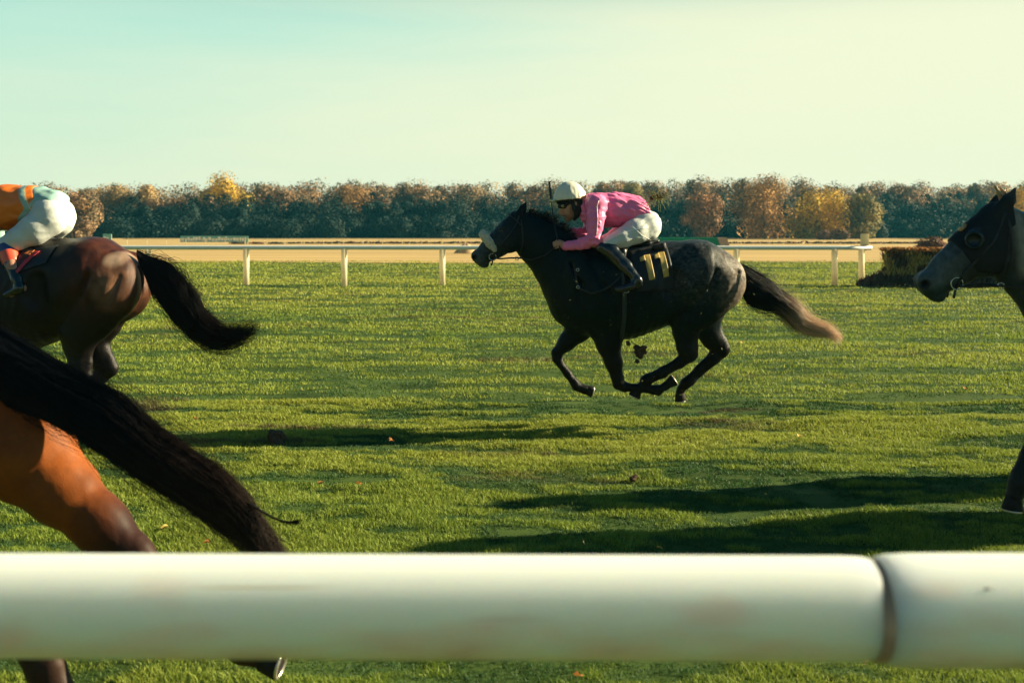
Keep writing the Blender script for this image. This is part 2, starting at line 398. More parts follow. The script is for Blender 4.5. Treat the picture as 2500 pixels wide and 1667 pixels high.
G1 = grass(760000, 3.4, 11, 1.4, 1); G2 = grass(460000, 11, 58, 0, 2)
n1 = len(G1[0])
mk('grass', np.vstack([G1[0], G2[0]]), np.vstack([G1[1], G2[1]+n1]), m_grass, None, np.vstack([G1[2], G2[2]]), smooth=False)['kind'] = 'stuff'

# ------------------------------------------------------------------ trees and forest
def leafy(lobes, n, size, pal, rg, jit=.25, flat=.7):
    wt = np.array([(l[3]*l[4]*l[5])**(2/3) for l in lobes]); k = rg.choice(len(lobes), n, p=wt/wt.sum()); Lb = np.array(lobes)[k]
    d = rg.normal(0, 1, (n, 3)); d /= np.linalg.norm(d, axis=1, keepdims=True); r = 1-.42*rg.random(n)**1.4+rg.normal(0, .05, n)
    c = Lb[:, :3]+d*r[:, None]*Lb[:, 3:6]
    cl = vn(c[:, 0], c[:, 1], c[:, 2], size*5, 3); c = c+d*(cl*size*1.1)[:, None]
    a = rg.normal(0, 1, (n, 3)); a = a-d*(a*d).sum(1, keepdims=True)*.88; a /= np.linalg.norm(a, axis=1, keepdims=True)
    b = np.cross(a, d+rg.normal(0, .33, (n, 3))); b /= np.linalg.norm(b, axis=1, keepdims=True)
    s = (size*rg.uniform(.5, 1.2, n))[:, None]
    gn = np.cross(b, -a); fl = ((gn*d).sum(1) < 0)[:, None]; b = np.where(fl, -b, b)
    V = np.stack([c-a*s-b*s*.2, c-b*s*flat, c+a*s+b*s*.15, c+b*s*flat], 1).reshape(-1, 3)
    nn_ = d+rg.normal(0, .22, (n, 3)); nn_ /= np.linalg.norm(nn_, axis=1, keepdims=True)
    pal = np.array(pal); ki = np.clip((rg.random(n)*.15+.85*(k*0.618 % 1))*len(pal), 0, len(pal)-1).astype(int)
    col = pal[ki]*(1+.35*cl[:, None])*rg.uniform(.9, 1.1, n)[:, None]
    return V, np.arange(n*4).reshape(-1, 4), np.repeat(np.hstack([col, nn_]), 4, 0)
m_leaf = mat('foliage', vcol=True, rough=.75, spec=.15, trans=.2)
m_bark = mat('bark', (.09, .065, .045), .9, .2, noise=.4, nscale=3)
def tree_lobes(x, y, H, Wd, rg, low=.25, n=9, z0=0):
    out = []
    for i in range(n):
        t_ = low+(.97-low)*(i+.5)/n; prof = math.sin(math.pi*min(1, (t_-low*.6)/(1.08-low*.6)))**.6
        a = rg.uniform(0, 6.28); rr = Wd*.28*prof*rg.uniform(.5, 1.3); s = Wd*.30*(.55+.5*prof)*rg.uniform(.75, 1.2)
        out.append((x+rr*math.cos(a), y+rr*math.sin(a), z0+t_*H-s*.3, s, s, s*rg.uniform(.7, .95)))
    return out
PX = lambda px, d: (px-1250)*d/F
PZ = lambda py, d: EYE-(py-HOR)*d/F
dkg = [(.011, .028, .026), (.015, .032, .028), (.022, .036, .028)]
brown = [(.30, .18, .10), (.24, .155, .09), (.17, .13, .075), (.34, .21, .11)]
green = [(.035, .055, .03), (.05, .065, .03), (.07, .075, .035)]
gold = [(.62, .42, .05), (.55, .33, .05), (.36, .24, .05)]
orange = [(.44, .24, .085), (.36, .20, .075), (.28, .17, .07)]
rust = [(.38, .19, .09), (.30, .16, .08), (.22, .13, .07)]
olive = [(.28, .21, .07), (.22, .18, .065), (.16, .14, .06)]
pale = [(.50, .34, .16), (.40, .28, .13), (.30, .21, .10)]
tree_spec = [  # px left, px right, top py, distance, palette, label, lowest leaf fraction
 (500, 618, 428, 204, gold, 'tall yellow topped tree standing above the woodland on the left', 0.42),
 (232, 320, 452, 204, pale, 'pale tan round topped tree, the leftmost above the treeline by the orange jockey', 0.5),
 (318, 392, 452, 204, pale, 'small golden tree directly left of the dark green woodland stretch', 0.5),
 (150, 235, 466, 172, brown, 'brown tree just right of the orange jockey\'s white breeches', .05),
 (806, 905, 456, 204, orange, 'orange leaved crown with a pale top in the woodland left of the grey nosed horse', 0.45),
 (905, 955, 488, 200, rust, 'small rusty orange tree between the orange crown and the racing horse\'s head', 0.4),
 (1672, 1758, 476, 172, rust, 'narrow rust brown tree above the green marquee behind the black horse', .05),
 (1790, 1940, 438, 176, orange, 'broad bronze tree, left half of the big orange pair behind the tail', .03),
 (1925, 2072, 466, 170, gold, 'rounded amber tree, right half of the big orange pair behind the tail', .02),
 (2060, 2146, 478, 168, olive, 'dull olive tree at the right shoulder of the rounded amber tree', .05),
 (2160, 2240, 450, 204, brown, 'brown round topped tree right of the far rail\'s end', 0.5),
 (2430, 2560, 452, 176, gold, 'golden brown tree behind the ears of the hooded grey horse', .2),
 (1515, 1590, 446, 204, olive, 'yellowish green tree behind the pink jockey\'s back', 0.5),
 (990, 1090, 462, 204, brown, 'tan crowned tree in the woodland right above the sheepskin noseband', 0.6),
 (650, 760, 462, 204, brown, 'light brown crown right of the tall yellow topped tree', 0.6),
 (1340, 1420, 452, 204, olive, 'mustard topped tree behind the white helmet', 0.6),
]
for i, (xl, xr, top, d, pal, lab, low_) in enumerate(tree_spec):
    rg = np.random.default_rng(100+i); H = PZ(top, d); Wd = (xr-xl)*d/F; x = PX((xl+xr)/2, d)
    root = set_tag(empty('tree', (x, d, 0)), lab, 'tree', 'trees standing out along the woodland edge')
    lob = tree_lobes(0, 0, H, Wd*1.12, rg, low_*.6, 20)
    V, Q, cc = leafy(lob, 8500, .21, pal, rg); V[:, 2] = np.maximum(V[:, 2], .1); mk('crown', V, Q, m_leaf, root, cc, False)
    tube_obj('trunk', [(0, 0, -.1), (.1, 0, H*.35), (-.05, .1, H*.85)], [.28, .18, .05], m_bark, root, n=8)
    for k in range(3):
        l = lob[3+k*2]; tube_obj('limb', [(.05, 0, H*.3+k*.6), (l[0]*.5, l[1]*.5, (l[2]+H*.3)/2), (l[0], l[1], l[2])], [.12, .08, .03], m_bark, root, n=5)
# the wood behind: one mass nobody could count
rg = np.random.default_rng(7); lobes = []; LV = []; LC = []
skyl = [(-400, 462), (130, 462), (260, 462), (400, 466), (520, 452), (640, 452), (760, 448), (900, 450), (1040, 446), (1150, 450), (1300, 446), (1500, 442), (1700, 440), (1850, 440), (1950, 442), (2000, 452), (2090, 456), (2140, 448), (2230, 450), (2330, 454), (2420, 448), (2500, 444), (2900, 440)]
sx, sy = zip(*skyl)
cnt = 0
for row, (d, frac, pal, nn) in enumerate([(188, .36, dkg, 2600), (194, .68, dkg, 3400), (203, .82, dkg+brown[:1], 2600), (214, 1.0, brown, 4200), (228, 1.0, brown+pale[:1], 3000)]):
    px = -500.0
    while px < 3050:
        wd = rg.uniform(50, 125); H = PZ(np.interp(px, sx, sy)-8+rg.uniform(0, 9), d)*frac*rg.uniform(.93, 1.0)
        pl = pal
        if row == 1 and (px < 230): pl = brown+rust; H *= 1.2
        if row == 1 and rg.random() < .12: pl = olive
        if row >= 2 and rg.random() < .16: pl = rust
        lb = tree_lobes(PX(px, d), d+rg.uniform(-3, 3), H, wd*d/F*1.25, rg, (.0, .05, .05, .4, .45)[row], 10)
        V, Q, cc = leafy(lb, nn, .24, pl, rg); LV.append(V); LC.append(cc); px += wd*.72; cnt += 1
V = np.vstack(LV); V[:, 2] = np.maximum(V[:, 2], .05)
mk('forest', V, np.arange(len(V)).reshape(-1, 4), m_leaf, None, np.vstack(LC), False)['kind'] = 'stuff'

# ------------------------------------------------------------------ far rail, hurdle, boards
m_white = mat('white_plastic', (.80, .80, .74), .35, .5, noise=.05, nscale=3)
m_cream = mat('cream_post_plastic', (.80, .72, .52), .6, .3, noise=.08, nscale=4, trans=.45)
D2 = 33.3
rail = set_tag(empty('running_rail', (PX(1250, D2), D2, 0)), 'white running rail on cream posts along the far side of the turf track', 'rail')
tube_obj('top_rail', [(PX(-900, D2), 0, 1.20), (PX(2128, D2), 0, 1.18)], .066, m_white, rail, 14, n=40)
for px in range(0, 11):
    x = 601+(px-3)*240-(px-3)*.6
    if x > 2110 and px < 11: x = 2103
    xx = PX(x, D2); tube_obj('post', [(xx, 0, -.1), (xx, 0, 1.14)], .095, m_cream, rail, 12)
    if x == 2103: break
box_obj('end_board', (PX(2101, D2)-.0, -.03, 1.24), (PX(2121, D2), .03, 1.62), m_cream, rail, .01)
box_obj('bracket', (PX(2108, D2), -.02, 1.1), (PX(2116, D2), .02, 1.3), m_cream, rail, .005)
# brush hurdle
hx0, hx1, hy = PX(2165, 32.4), PX(2900, 32.4), 32.6
hd = set_tag(empty('brush_hurdle', (hx0, hy, 0)), 'dark brown birch brush hurdle with an orange topped edge beyond the far rail\'s end', 'hurdle')
rg = np.random.default_rng(5); n = 26000
x = np.where(rg.random(n) < .02, rg.uniform(-.75, 0, n), rg.uniform(-.05, hx1-hx0, n)); z = rg.uniform(0, 1, n)*1.16
z = np.where(x < 0, z*.38*np.clip(1+x/.85, .1, 1), z)
y = rg.uniform(-.45, .45, n)*(1-.25*z)
dr = np.stack([rg.normal(.12, .28, n), rg.normal(0, .25, n), rg.uniform(.5, 1.1, n)], -1); dr /= np.linalg.norm(dr, axis=1, keepdims=True)
p0 = np.stack([x, y, z], -1); sd_ = np.cross(dr, rg.normal(0, 1, (n, 3))); sd_ /= np.linalg.norm(sd_, axis=1, keepdims=True)
l_ = rg.uniform(.08, .2, n)[:, None]; w_ = rg.uniform(.010, .03, n)[:, None]
V = np.stack([p0-sd_*w_, p0+sd_*w_, p0+dr*l_+sd_*w_*.6, p0+dr*l_-sd_*w_*.6], 1); V[..., 2] = np.clip(V[..., 2], 0, 1.2); V = V.reshape(-1, 3)
pn = vn(x, y, z, .35, 8)[:, None]; cc = np.where((pn > .05) & (z[:, None] > .35), [[.46, .34, .10]], [[.13, .07, .045]])*rg.uniform(.5, 1.5, (n, 1))
mk('brush', V, np.arange(4*n).reshape(-1, 4), m_leaf, hd, np.repeat(cc, 4, 0), False)
n = 5000; x = rg.uniform(-.05, hx1-hx0, n); y = rg.uniform(-.4, .4, n); p0 = np.stack([x, y, rg.uniform(1.10, 1.20, n)], -1); dr = rg.normal(0, 1, (n, 3))*[1.4, 1, .35]; dr /= np.linalg.norm(dr, axis=1, keepdims=True)
sd_ = np.cross(dr, rg.normal(0, 1, (n, 3))); sd_ /= np.linalg.norm(sd_, axis=1, keepdims=True)
V = np.stack([p0-dr*.07, p0+sd_*.035, p0+dr*.07, p0-sd_*.035], 1).reshape(-1, 3)
mk('brush_top', V, np.arange(4*n).reshape(-1, 4), m_leaf, hd, np.repeat(np.array([[.42, .20, .07]])*rg.uniform(.6, 1.4, (n, 1)), 4, 0), False)
# reddish bush
d = 62; rg = np.random.default_rng(9); bx = PX(2275, d)
bs = set_tag(empty('bush', (bx, d, 0)), 'low reddish brown bush beyond the hurdle, in front of the hooded horse\'s nose', 'bush')
V, Q, cc = leafy([(-.5, 0, .55, .55, .4, .62), (.1, 0, .75, .62, .5, .62), (.5, .1, .6, .5, .4, .5), (-1.0, 0, .3, .4, .3, .33)], 3500, .07, [(.20, .09, .06), (.16, .075, .05), (.12, .06, .04)], rg)
V[:, 2] = np.maximum(V[:, 2], .02); mk('foliage', V, Q, m_leaf, bs, cc, False); tube_obj('stem', [(0, 0, -.05), (.05, 0, .6)], [.06, .03], m_bark, bs, n=4)
d = 160; bs = set_tag(empty('bush', (PX(2035, d), d, 0)), 'small pinkish brown bush at the foot of the rounded amber tree', 'bush')
V, Q, cc = leafy([(-1.3, 0, .6, 1.3, .8, .9), (.9, 0, .7, 1.5, .8, 1.0)], 1800, .16, [(.22, .12, .08), (.18, .10, .06)], rg)
V[:, 2] = np.maximum(V[:, 2], .02); mk('foliage', V, Q, m_leaf, bs, cc, False); tube_obj('stem', [(0, 0, -.05), (.05, 0, .6)], [.06, .03], m_bark, bs, n=4)
# green marquee bank
d = 88; m_gr = mat('green_tarpaulin', (.010, .20, .085), .55, .4, noise=.12, nscale=.6)
x0, x1, x2 = PX(1500, d), PX(1757, d), PX(1778, d); zt = PZ(580, d)
gb = set_tag(empty('covered_stand', (x0, d, 0)), 'long low bright green tarpaulin cover with a pale end, behind the pink jockey', 'cover')
L0 = x1-x0
V = [(0, -1, 0), (L0, -1, 0), (L0-.35, -.7, zt), (0, -.7, zt), (0, 1, 0), (L0, 1, 0), (L0-.35, .7, zt), (0, .7, zt)]
mk('tarpaulin', V, [(0, 1, 2, 3), (5, 4, 7, 6), (3, 2, 6, 7), (4, 0, 3, 7), (1, 5, 6, 2)], m_gr, gb, smooth=False)
V = [(L0+.02, -1, 0), (L0+.75, -1, 0), (L0+.45, -.7, zt*.99), (L0-.33, -.7, zt*.99), (L0+.02, 1, 0), (L0+.75, 1, 0), (L0+.45, .7, zt*.99), (L0-.33, .7, zt*.99)]
mk('end_panel', V, [(0, 1, 2, 3), (5, 4, 7, 6), (3, 2, 6, 7), (4, 0, 3, 7), (1, 5, 6, 2)], mat('end_cloth', (.42, .30, .20), .8, noise=.1), gb, smooth=False)
# advertising boards at the far edge
m_bd = mat('board_teal', (.16, .42, .38), .6, noise=.1, nscale=1); m_let = mat('board_lettering', (.88, .92, .78), .6, noise=.25, nscale=2.2)
d = 132
def board(px0, px1, py0, py1, lab, cells):
    x0 = PX(px0, d); b_ = set_tag(empty('banner', (x0, d, 0)), lab, 'banner'); Wb = PX(px1, d)-x0; z0, z1 = PZ(py1, d), PZ(py0, d)
    box_obj('panel', (0, 0, z0), (Wb, .08, z1), m_bd, b_, .01)
    rgb = np.random.default_rng(px0); x = .1; 
    while x < Wb-.35 and cells:
        ww = rgb.uniform(.12, .4); zz = z0+.07+rgb.uniform(0, .25)*(z1-z0)*.5; hh = (z1-z0)*rgb.uniform(.4, .75)
        box_obj('lettering', (x, -.015, zz), (min(x+ww, Wb-.1), -.001, min(zz+hh, z1-.05)), m_let, b_, 0); x += ww+rgb.uniform(.03, .12)
    for k in (0.05, .5, .95): box_obj('post', (Wb*k-.04, .081, -.05), (Wb*k+.04, .16, z1-.1), m_cream, b_, 0)
board(440, 606, 576, 591, 'long pale teal advertising banner at the foot of the woodland', 22)
board(251, 272, 571, 590, 'small square pale sign left of the long teal banner', 2)
# low dark hedge line at the far field edge
rg = np.random.default_rng(12)
def low_hedge(px0, px1, py, d, lab, pal, dens=70):
    x0, x1 = PX(px0, d), PX(px1, d); hh = PZ(py, d); n = int((x1-x0)*dens)
    hb = set_tag(empty('hedge', (x0, d, 0)), lab, 'hedge'); k = max(3, int((x1-x0)/1.6))
    lb = [((i+.5)*(x1-x0)/k, rg.uniform(-.3, .3), hh*.45, 1.1, .7, hh*.5*rg.uniform(.75, 1.08)) for i in range(k)]
    V, Q, cc = leafy(lb, n, .13, pal, rg); V[:, 2] = np.maximum(V[:, 2], .04); mk('foliage', V, Q, m_leaf, hb, cc, False)
low_hedge(560, 700, 590, 118, 'short low dark hedge strip right of the long teal banner', [(.05, .04, .03), (.12, .06, .04)])
low_hedge(700, 1330, 589.5, 120, 'long low reddish dark hedge along the far edge of the dry field', [(.06, .04, .03), (.10, .055, .04), (.03, .035, .03)])
low_hedge(1770, 2260, 590, 120, 'low reddish dark hedge at the far edge right of the green cover', [(.07, .04, .035), (.10, .055, .04), (.03, .035, .03)])
far = set_tag(empty('running_rail', (PX(900, 116), 116, 0)), 'thin pale rail far off along the low dark hedge', 'rail')
tube_obj('top_rail', [(PX(300, 116)-far.location.x, 0, .62), (PX(1330, 116)-far.location.x, 0, .62)], .035, m_cream, far, 6, n=20)
for k in range(22): 
    xx = PX(310+k*48, 116)-far.location.x; box_obj('post', (xx-.03, -.03, 0), (xx+.03, .03, .6), m_cream, far, 0)
d = 74; lump = SDF()
md = set_tag(empty('sand_mound', (PX(1138, d), d, 0)), 'low pale mound of sand on the dry field left of the horse\'s nose', 'mound')
a_ = np.linspace(0, 2*math.pi, 40, endpoint=False); V = []; Fm = []
for i, rr in enumerate(np.linspace(1, .05, 9)):
    V += [(.85*rr*math.cos(q)*(1+.1*math.sin(3*q)), .6*rr*math.sin(q), .02+(.68)*math.cos(rr*1.5)*(1+.06*math.sin(5*q+i))) for q in a_]
for i in range(8):
    for j in range(40): Fm.append((i*40+j, i*40+(j+1) % 40, (i+1)*40+(j+1) % 40, (i+1)*40+j))
mk('sand', V, Fm, mat('sand', (.50, .33, .17), .9, noise=.15, nscale=4), md)

# ------------------------------------------------------------------ near rail
D0 = 1.73
def zr(py): return PZ(py, D0)
m_rail = mat('rail_plastic', (.74, .75, .68), .33, .5, noise=.07, nscale=2.5, stretch=(.4, 3, 3))
def weathered_bounce():
    m = bpy.data.materials.new('weathered_bounce_rail'); m.use_nodes = True; n = m.node_tree.nodes; l = m.node_tree.links; b = n['Principled BSDF']
    b.inputs['Roughness'].default_value = .38
    b.inputs['Subsurface Weight'].default_value = 1; b.inputs['Subsurface Radius'].default_value = (1, .86, .66); b.inputs['Subsurface Scale'].default_value = .12
    t = n.new('ShaderNodeTexCoord'); mp = n.new('ShaderNodeMapping'); mp.inputs['Scale'].default_value = (2.2, 1, 7); l.new(t.outputs['Object'], mp.inputs[0])
    nz = n.new('ShaderNodeTexNoise'); nz.inputs['Scale'].default_value = 2.2; nz.inputs['Detail'].default_value = 7; l.new(mp.outputs[0], nz.inputs[0])
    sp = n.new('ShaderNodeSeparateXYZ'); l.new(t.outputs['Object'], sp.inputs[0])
    zf = n.new('ShaderNodeMapRange'); zf.inputs[1].default_value = .02; zf.inputs[2].default_value = -.088; zf.inputs[3].default_value = -.16; zf.inputs[4].default_value = .22; l.new(sp.outputs[2], zf.inputs[0])  # browner underside: dirt, plus bounced ground light put into the colour
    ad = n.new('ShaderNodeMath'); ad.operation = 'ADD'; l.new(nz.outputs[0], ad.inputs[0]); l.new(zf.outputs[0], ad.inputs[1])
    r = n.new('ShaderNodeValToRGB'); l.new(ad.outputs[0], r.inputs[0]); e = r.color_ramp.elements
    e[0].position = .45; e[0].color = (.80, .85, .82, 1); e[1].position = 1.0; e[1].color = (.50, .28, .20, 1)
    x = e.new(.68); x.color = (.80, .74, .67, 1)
    # faint long scratches
    mp2 = n.new('ShaderNodeMapping'); mp2.inputs['Scale'].default_value = (1.2, 40, 60); mp2.inputs['Rotation'].default_value = (0, .06, 0); l.new(t.outputs['Object'], mp2.inputs[0])
    n2 = n.new('ShaderNodeTexNoise'); n2.inputs['Scale'].default_value = 1.6; n2.inputs['Detail'].default_value = 2; l.new(mp2.outputs[0], n2.inputs[0])
    r2 = n.new('ShaderNodeValToRGB'); l.new(n2.outputs[0], r2.inputs[0]); r2.color_ramp.elements[0].position = .66; r2.color_ramp.elements[1].position = .76
    mx = n.new('ShaderNodeMix'); mx.data_type = 'RGBA'; mx.blend_type = 'MULTIPLY'; l.new(r2.outputs[0], mx.inputs[0]); l.new(r.outputs[0], mx.inputs[6]); mx.inputs[7].default_value = (.80, .74, .64, 1)
    l.new(mx.outputs[2], b.inputs['Base Color'])
    return m
m_w = weathered_bounce()
zc0, zc1 = zr(1477.5), zr(1488); jx = PX(2136, D0)
nr = set_tag(empty('running_rail', (0, D0, 0)), 'thick white plastic running rail crossing the whole foreground close up', 'rail')
def rail_piece(name, x0, x1, r0, r1, z0, z1, capl, capr):
    xs = np.r_[x0, x0+.006, x0+.02, x0+.05, np.linspace(x0+.1, x1-.05, 30), x1-.02, x1-.006, x1]
    R = np.interp(xs, [x0, x1], [r0, r1])
    if capl: R[:4] *= [.90, .95, .98, .995]
    if capr: R[-3:] *= [.985, .955, .90]
    pts = [(q, 0, np.interp(q, [x0, x1], [z0, z1])-1.2) for q in xs]
    pts = [pts[0]]+pts+[pts[-1]]; R = np.r_[R[0]*.02, R, R[-1]*.02]
    V = []; Fm = []; n = 64
    for (X, Y, Z), r in zip(pts, R): V += [(X, r*math.cos(2*math.pi*i/n), Z+r*math.sin(2*math.pi*i/n)) for i in range(n)]
    for i in range(len(pts)-1):
        for j in range(n): Fm.append((i*n+j, i*n+(j+1) % n, (i+1)*n+(j+1) % n, (i+1)*n+j))
    o = mk(name, V, Fm, m_w, nr); o.location.z = 1.2; return o
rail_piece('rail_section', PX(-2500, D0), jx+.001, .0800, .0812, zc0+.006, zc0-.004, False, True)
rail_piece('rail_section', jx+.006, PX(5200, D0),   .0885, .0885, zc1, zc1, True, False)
tube_obj('joint_seam', [(jx-.012, 0, zc1), (jx+.03, 0, zc1)], .0800, mat('joint_grime', (.46, .29, .21), .8, noise=.5, nscale=14), nr, 48)
for xx in (PX(-1500, D0), PX(3450, D0)): tube_obj('post', [(xx, .03, -.1), (xx, .02, 1.1)], .04, m_white, nr, 12)
for px, py in ((2415, 1405),):
    x = PX(px, D0-.07); z = zr(py); s = SDF()
    a_ = [(x+.006*math.cos(q), -.0845*math.cos(math.asin(min(1, (z-zc1)/.0885)))-.002, z+.003*math.sin(q)) for q in np.linspace(0, 6.28, 16)]
    tube_obj('bolt_dent', a_, .0018, m_w, nr, 6)

# ------------------------------------------------------------------ horse builder (frame units)
def lerp(a, b, t_): return a+(b-a)*np.clip(t_, 0, 1)[:, None]
m_coat = mat('horse_coat', vcol=True, rough=.36, spec=.14, noise=.22, nscale=42, bump=.45, bscale=170, stretch=(1, 1, .55), sheen=.0)
m_hoof = mat('hoof_horn', (.016, .014, .014), .75, .2, noise=.3, nscale=30)
m_shoe = mat('aluminium_shoe', (.6, .56, .5), .35, .5, metal=.8)
m_lea = mat('black_leather', (.012, .014, .016), .35, .5, noise=.2)
m_metal = mat('bit_metal', (.6, .6, .58), .25, metal=1)
def horse_sdf(legs, extra=None, head=True):
    s = SDF()
    s.chain([(1420, 722, 86, 56), (1470, 714, 108, 72), (1530, 710, 110, 84), (1590, 697, 99, 84), (1650, 684, 90, 76), (1708, 674, 82, 66), (1745, 682, 66, 50)], 26)
    s.ell(1752, 690, 30, 60, 66, 36, 20, 22, mirror=True)
    s.ell(1700, 660, 36, 62, 62, 38, 25, 26, mirror=True)
    s.ell(1665, 690, 54, 24, 40, 22, -25, 16, mirror=True)     # point of hip / loin
    s.ell(1425, 690, 44, 38, 82, 28, -22, 14, mirror=True)     # shoulder blade
    s.ell(1462, 745, 46, 42, 40, 26, 10, 12, mirror=True)      # triceps
    s.ell(1388, 742, 22, 26, 40, 22, -20, 12, mirror=True)     # breast
    s.chain([(1440, 640, 42, 20), (1500, 618, 22, 18), (1560, 612, 16, 16)], 18)  # withers
    s.chain([(1281, 562, 37, 20), (1304, 582, 50, 24), (1347, 616, 60, 29), (1392, 664, 76, 42), (1440, 708, 86, 58)], 22)
    s.chain([(1296, 612, 13, 10), (1338, 668, 15, 12), (1370, 718, 20, 16)], 16)
    for sg in (-1, 1):
        s.chain([(1792, 664, 2, 5, sg*55), (1778, 700, 2, 5, sg*70), (1752, 745, 2, 5, sg*68), (1722, 782, 2, 4, sg*57)], 14, sub=True)
        s.chain([(1735, 660, 2, 4, sg*72), (1716, 705, 3, 4, sg*76), (1690, 745, 2, 4, sg*72)], 12, sub=True)
        s.chain([(1642, 735, 10, 9, sg*84), (1628, 700, 14, 9, sg*88), (1630, 670, 10, 8, sg*84)], 24, sub=True)
        s.chain([(1392, 640, 2, 4, sg*54), (1412, 690, 3, 4, sg*68), (1410, 745, 3, 4, sg*66)], 12, sub=True)
        s.chain([(1440, 640, 2, 4, sg*66), (1462, 690, 3, 4, sg*78), (1498, 745, 3, 4, sg*87), (1492, 790, 2, 4, sg*68)], 12, sub=True)
    if head:
        s.chain([(1268, 547, 34, 21), (1248, 572, 38, 22), (1220, 592, 31, 18), (1194, 611, 25, 15), (1180, 622, 21, 13.5)], 10)
        s.ell(1166, 627, 6.5, 17, 14, 9, 40, 7, mirror=True)
        s.ell(1181, 643, 0, 14, 11, 10, 30, 7)                  # lower lip
        s.ell(1172, 636, 0, 15, 11, 11, 45, 6)
        s.ell(1247, 588, 13, 27, 31, 12, 35, 6, mirror=True)     # cheek plate
        s.ell(1229, 556, 14, 13, 9, 9, -45, 6, mirror=True)      # brow ridge
        s.chain([(1214, 580, 5, 4, 16), (1188, 600, 4, 4, 12)], 6, mirror=True)   # facial crest
        s.ell(1224, 564, 23, 6.5, 4.5, 5, -40, 3, sub=True, mirror=True)
        s.ell(1158, 627, 13, 6, 4, 5.5, -60, 3, sub=True, mirror=True)            # nostril
        s.chain([(1170, 649, 1.0, 3, 11), (1194, 635, 1.0, 3, 13)], 2, sub=True, mirror=True)    # mouth line
        s.chain([(1267, 526, 11, 6.5, 13), (1277, 508, 8.5, 5, 15), (1285, 493, 2.2, 2, 16)], 5, mirror=True)
        s.chain([(1270, 514, 4, 3, 20), (1280, 500, 2.5, 2, 20)], 3, sub=True, mirror=True)
    for st, k in legs: s.chain(st, k)
    if extra: extra(s)
    return s
def L_C(dx=0, y=-26):   # hind leg reaching forward-down, hock flexed
    return [([(1728+dx*.3, 700, 72, 32, y*1.1), (1700+dx*.5, 738, 62, 32, y*1.15), (1674+dx, 780, 40, 27, y*1.1), (1668+dx, 806, 28, 20, y), (1671+dx, 845, 21, 16, y), (1677+dx, 864, 19, 13, y)], 12),
            ([(1690+dx, 792, 12, 8, y), (1692+dx, 840, 7, 6, y), (1690+dx, 862, 9, 8, y)], 8),
            ([(1678+dx, 866, 16, 12, y), (1655+dx, 882, 14, 11, y), (1612+dx, 906, 12.5, 9.5, y), (1582+dx, 921, 12, 9.5, y), (1571+dx, 927, 13.5, 11, y)], 7),
            ([(1571+dx, 927, 12, 10, y), (1559+dx, 942, 9.5, 9, y), (1554+dx, 949, 11, 10, y)], 5)]
def L_D(dx=0, y=26):
    return [([(1735+dx*.3, 700, 70, 32, y*1.1), (1728+dx*.6, 755, 48, 29, y*1.1), (1726+dx, 792, 35, 22, y), (1744+dx, 828, 26, 17, y), (1766+dx, 852, 20, 13, y)], 12),
            ([(1752+dx, 808, 11, 8, y), (1772+dx, 836, 8, 7, y), (1779+dx, 854, 10, 8, y)], 8),
            ([(1768+dx, 858, 18, 12, y), (1748+dx, 876, 15, 11, y), (1712+dx, 908, 13.5, 9.5, y), (1688+dx, 932, 13, 9.5, y), (1678+dx, 940, 14, 11, y)], 7),
            ([(1678+dx, 940, 12.5, 10, y), (1667+dx, 955, 10, 9, y), (1664+dx, 962, 11, 10, y)], 5)]
def L_A(y=26):
    return [([(1425, 775, 48, 26, y), (1412, 806, 31, 20, y), (1385, 838, 20, 14, y), (1362, 863, 14.5, 12, y)], 14),
            ([(1361, 866, 14, 12, y), (1362, 878, 12.5, 11, y), (1368, 889, 10, 9.5, y), (1388, 917, 9.5, 8.5, y), (1404, 938, 10, 9, y), (1409, 945, 12, 10.5, y)], 5),
            ([(1410, 946, 11, 10, y), (1425, 953, 9.5, 9, y), (1432, 955, 11, 10, y)], 5)]
def L_B(y=-26):
    return [([(1470, 765, 54, 28, y), (1480, 806, 38, 24, y), (1484, 838, 28, 20, y), (1496, 880, 19.5, 15, y), (1504, 915, 15.5, 13, y)], 14),
            ([(1505, 917, 15.5, 13, y), (1508, 932, 14.5, 12, y), (1522, 940, 11.5, 9.5, y), (1560, 943, 10, 9, y), (1592, 947, 11, 9, y), (1602, 948, 13, 11, y)], 5),
            ([(1602, 948, 11, 10, y), (1618, 940, 9.5, 9, y), (1627, 934, 11, 10, y)], 5)]
def hoof(parent, x, p, dx, dp, y, L_=18, r0=10.5, r1=14, shoe=True):
    n = 28; ax = np.array([dx, dp], float); ax /= np.linalg.norm(ax); pr = np.array([-ax[1], ax[0]]); V = []; Fm = []
    prof = [(0, .3), (-.02, .92), (.08, 1), (.5, .55), (.97, 0), (1, 0), (1.0, 0)]
    rs = [r0*.3, r0*.95, r0, (r0+r1)/2, r1, r1*.96, r1*.2]; ts = [-.02, 0, .08, .5, .94, 1, .97]
    for t_, r in zip(ts, rs):
        for i in range(n):
            a = 2*math.pi*i/n; q = np.array([x, p])+ax*L_*t_+pr*r*math.cos(a)*1.06
            V.append((q[0], y+r*.92*math.sin(a), q[1]))
    for i in range(len(ts)-1):
        for j in range(n): Fm.append((i*n+j, i*n+(j+1) % n, (i+1)*n+(j+1) % n, (i+1)*n+j))
    Fm.append(tuple(range((len(ts)-1)*n, len(ts)*n))); V = np.array(V)
    o = mk('hoof', loc3(V[:, 0], V[:, 1], V[:, 2]), Fm, m_hoof, parent)
    if shoe:
        pts = []
        for a in np.linspace(math.radians(35), math.radians(325), 22):
            q = np.array([x, p])+ax*(L_*1.03)+pr*r1*.88*math.cos(a+math.pi); pts.append((q[0], y+r1*.80*math.sin(a+math.pi), q[1]))
        pts = np.array(pts); tube_obj('horseshoe', loc3(pts[:, 0], pts[:, 1], pts[:, 2]), 1.9/U, m_shoe, o, 6)
    return o
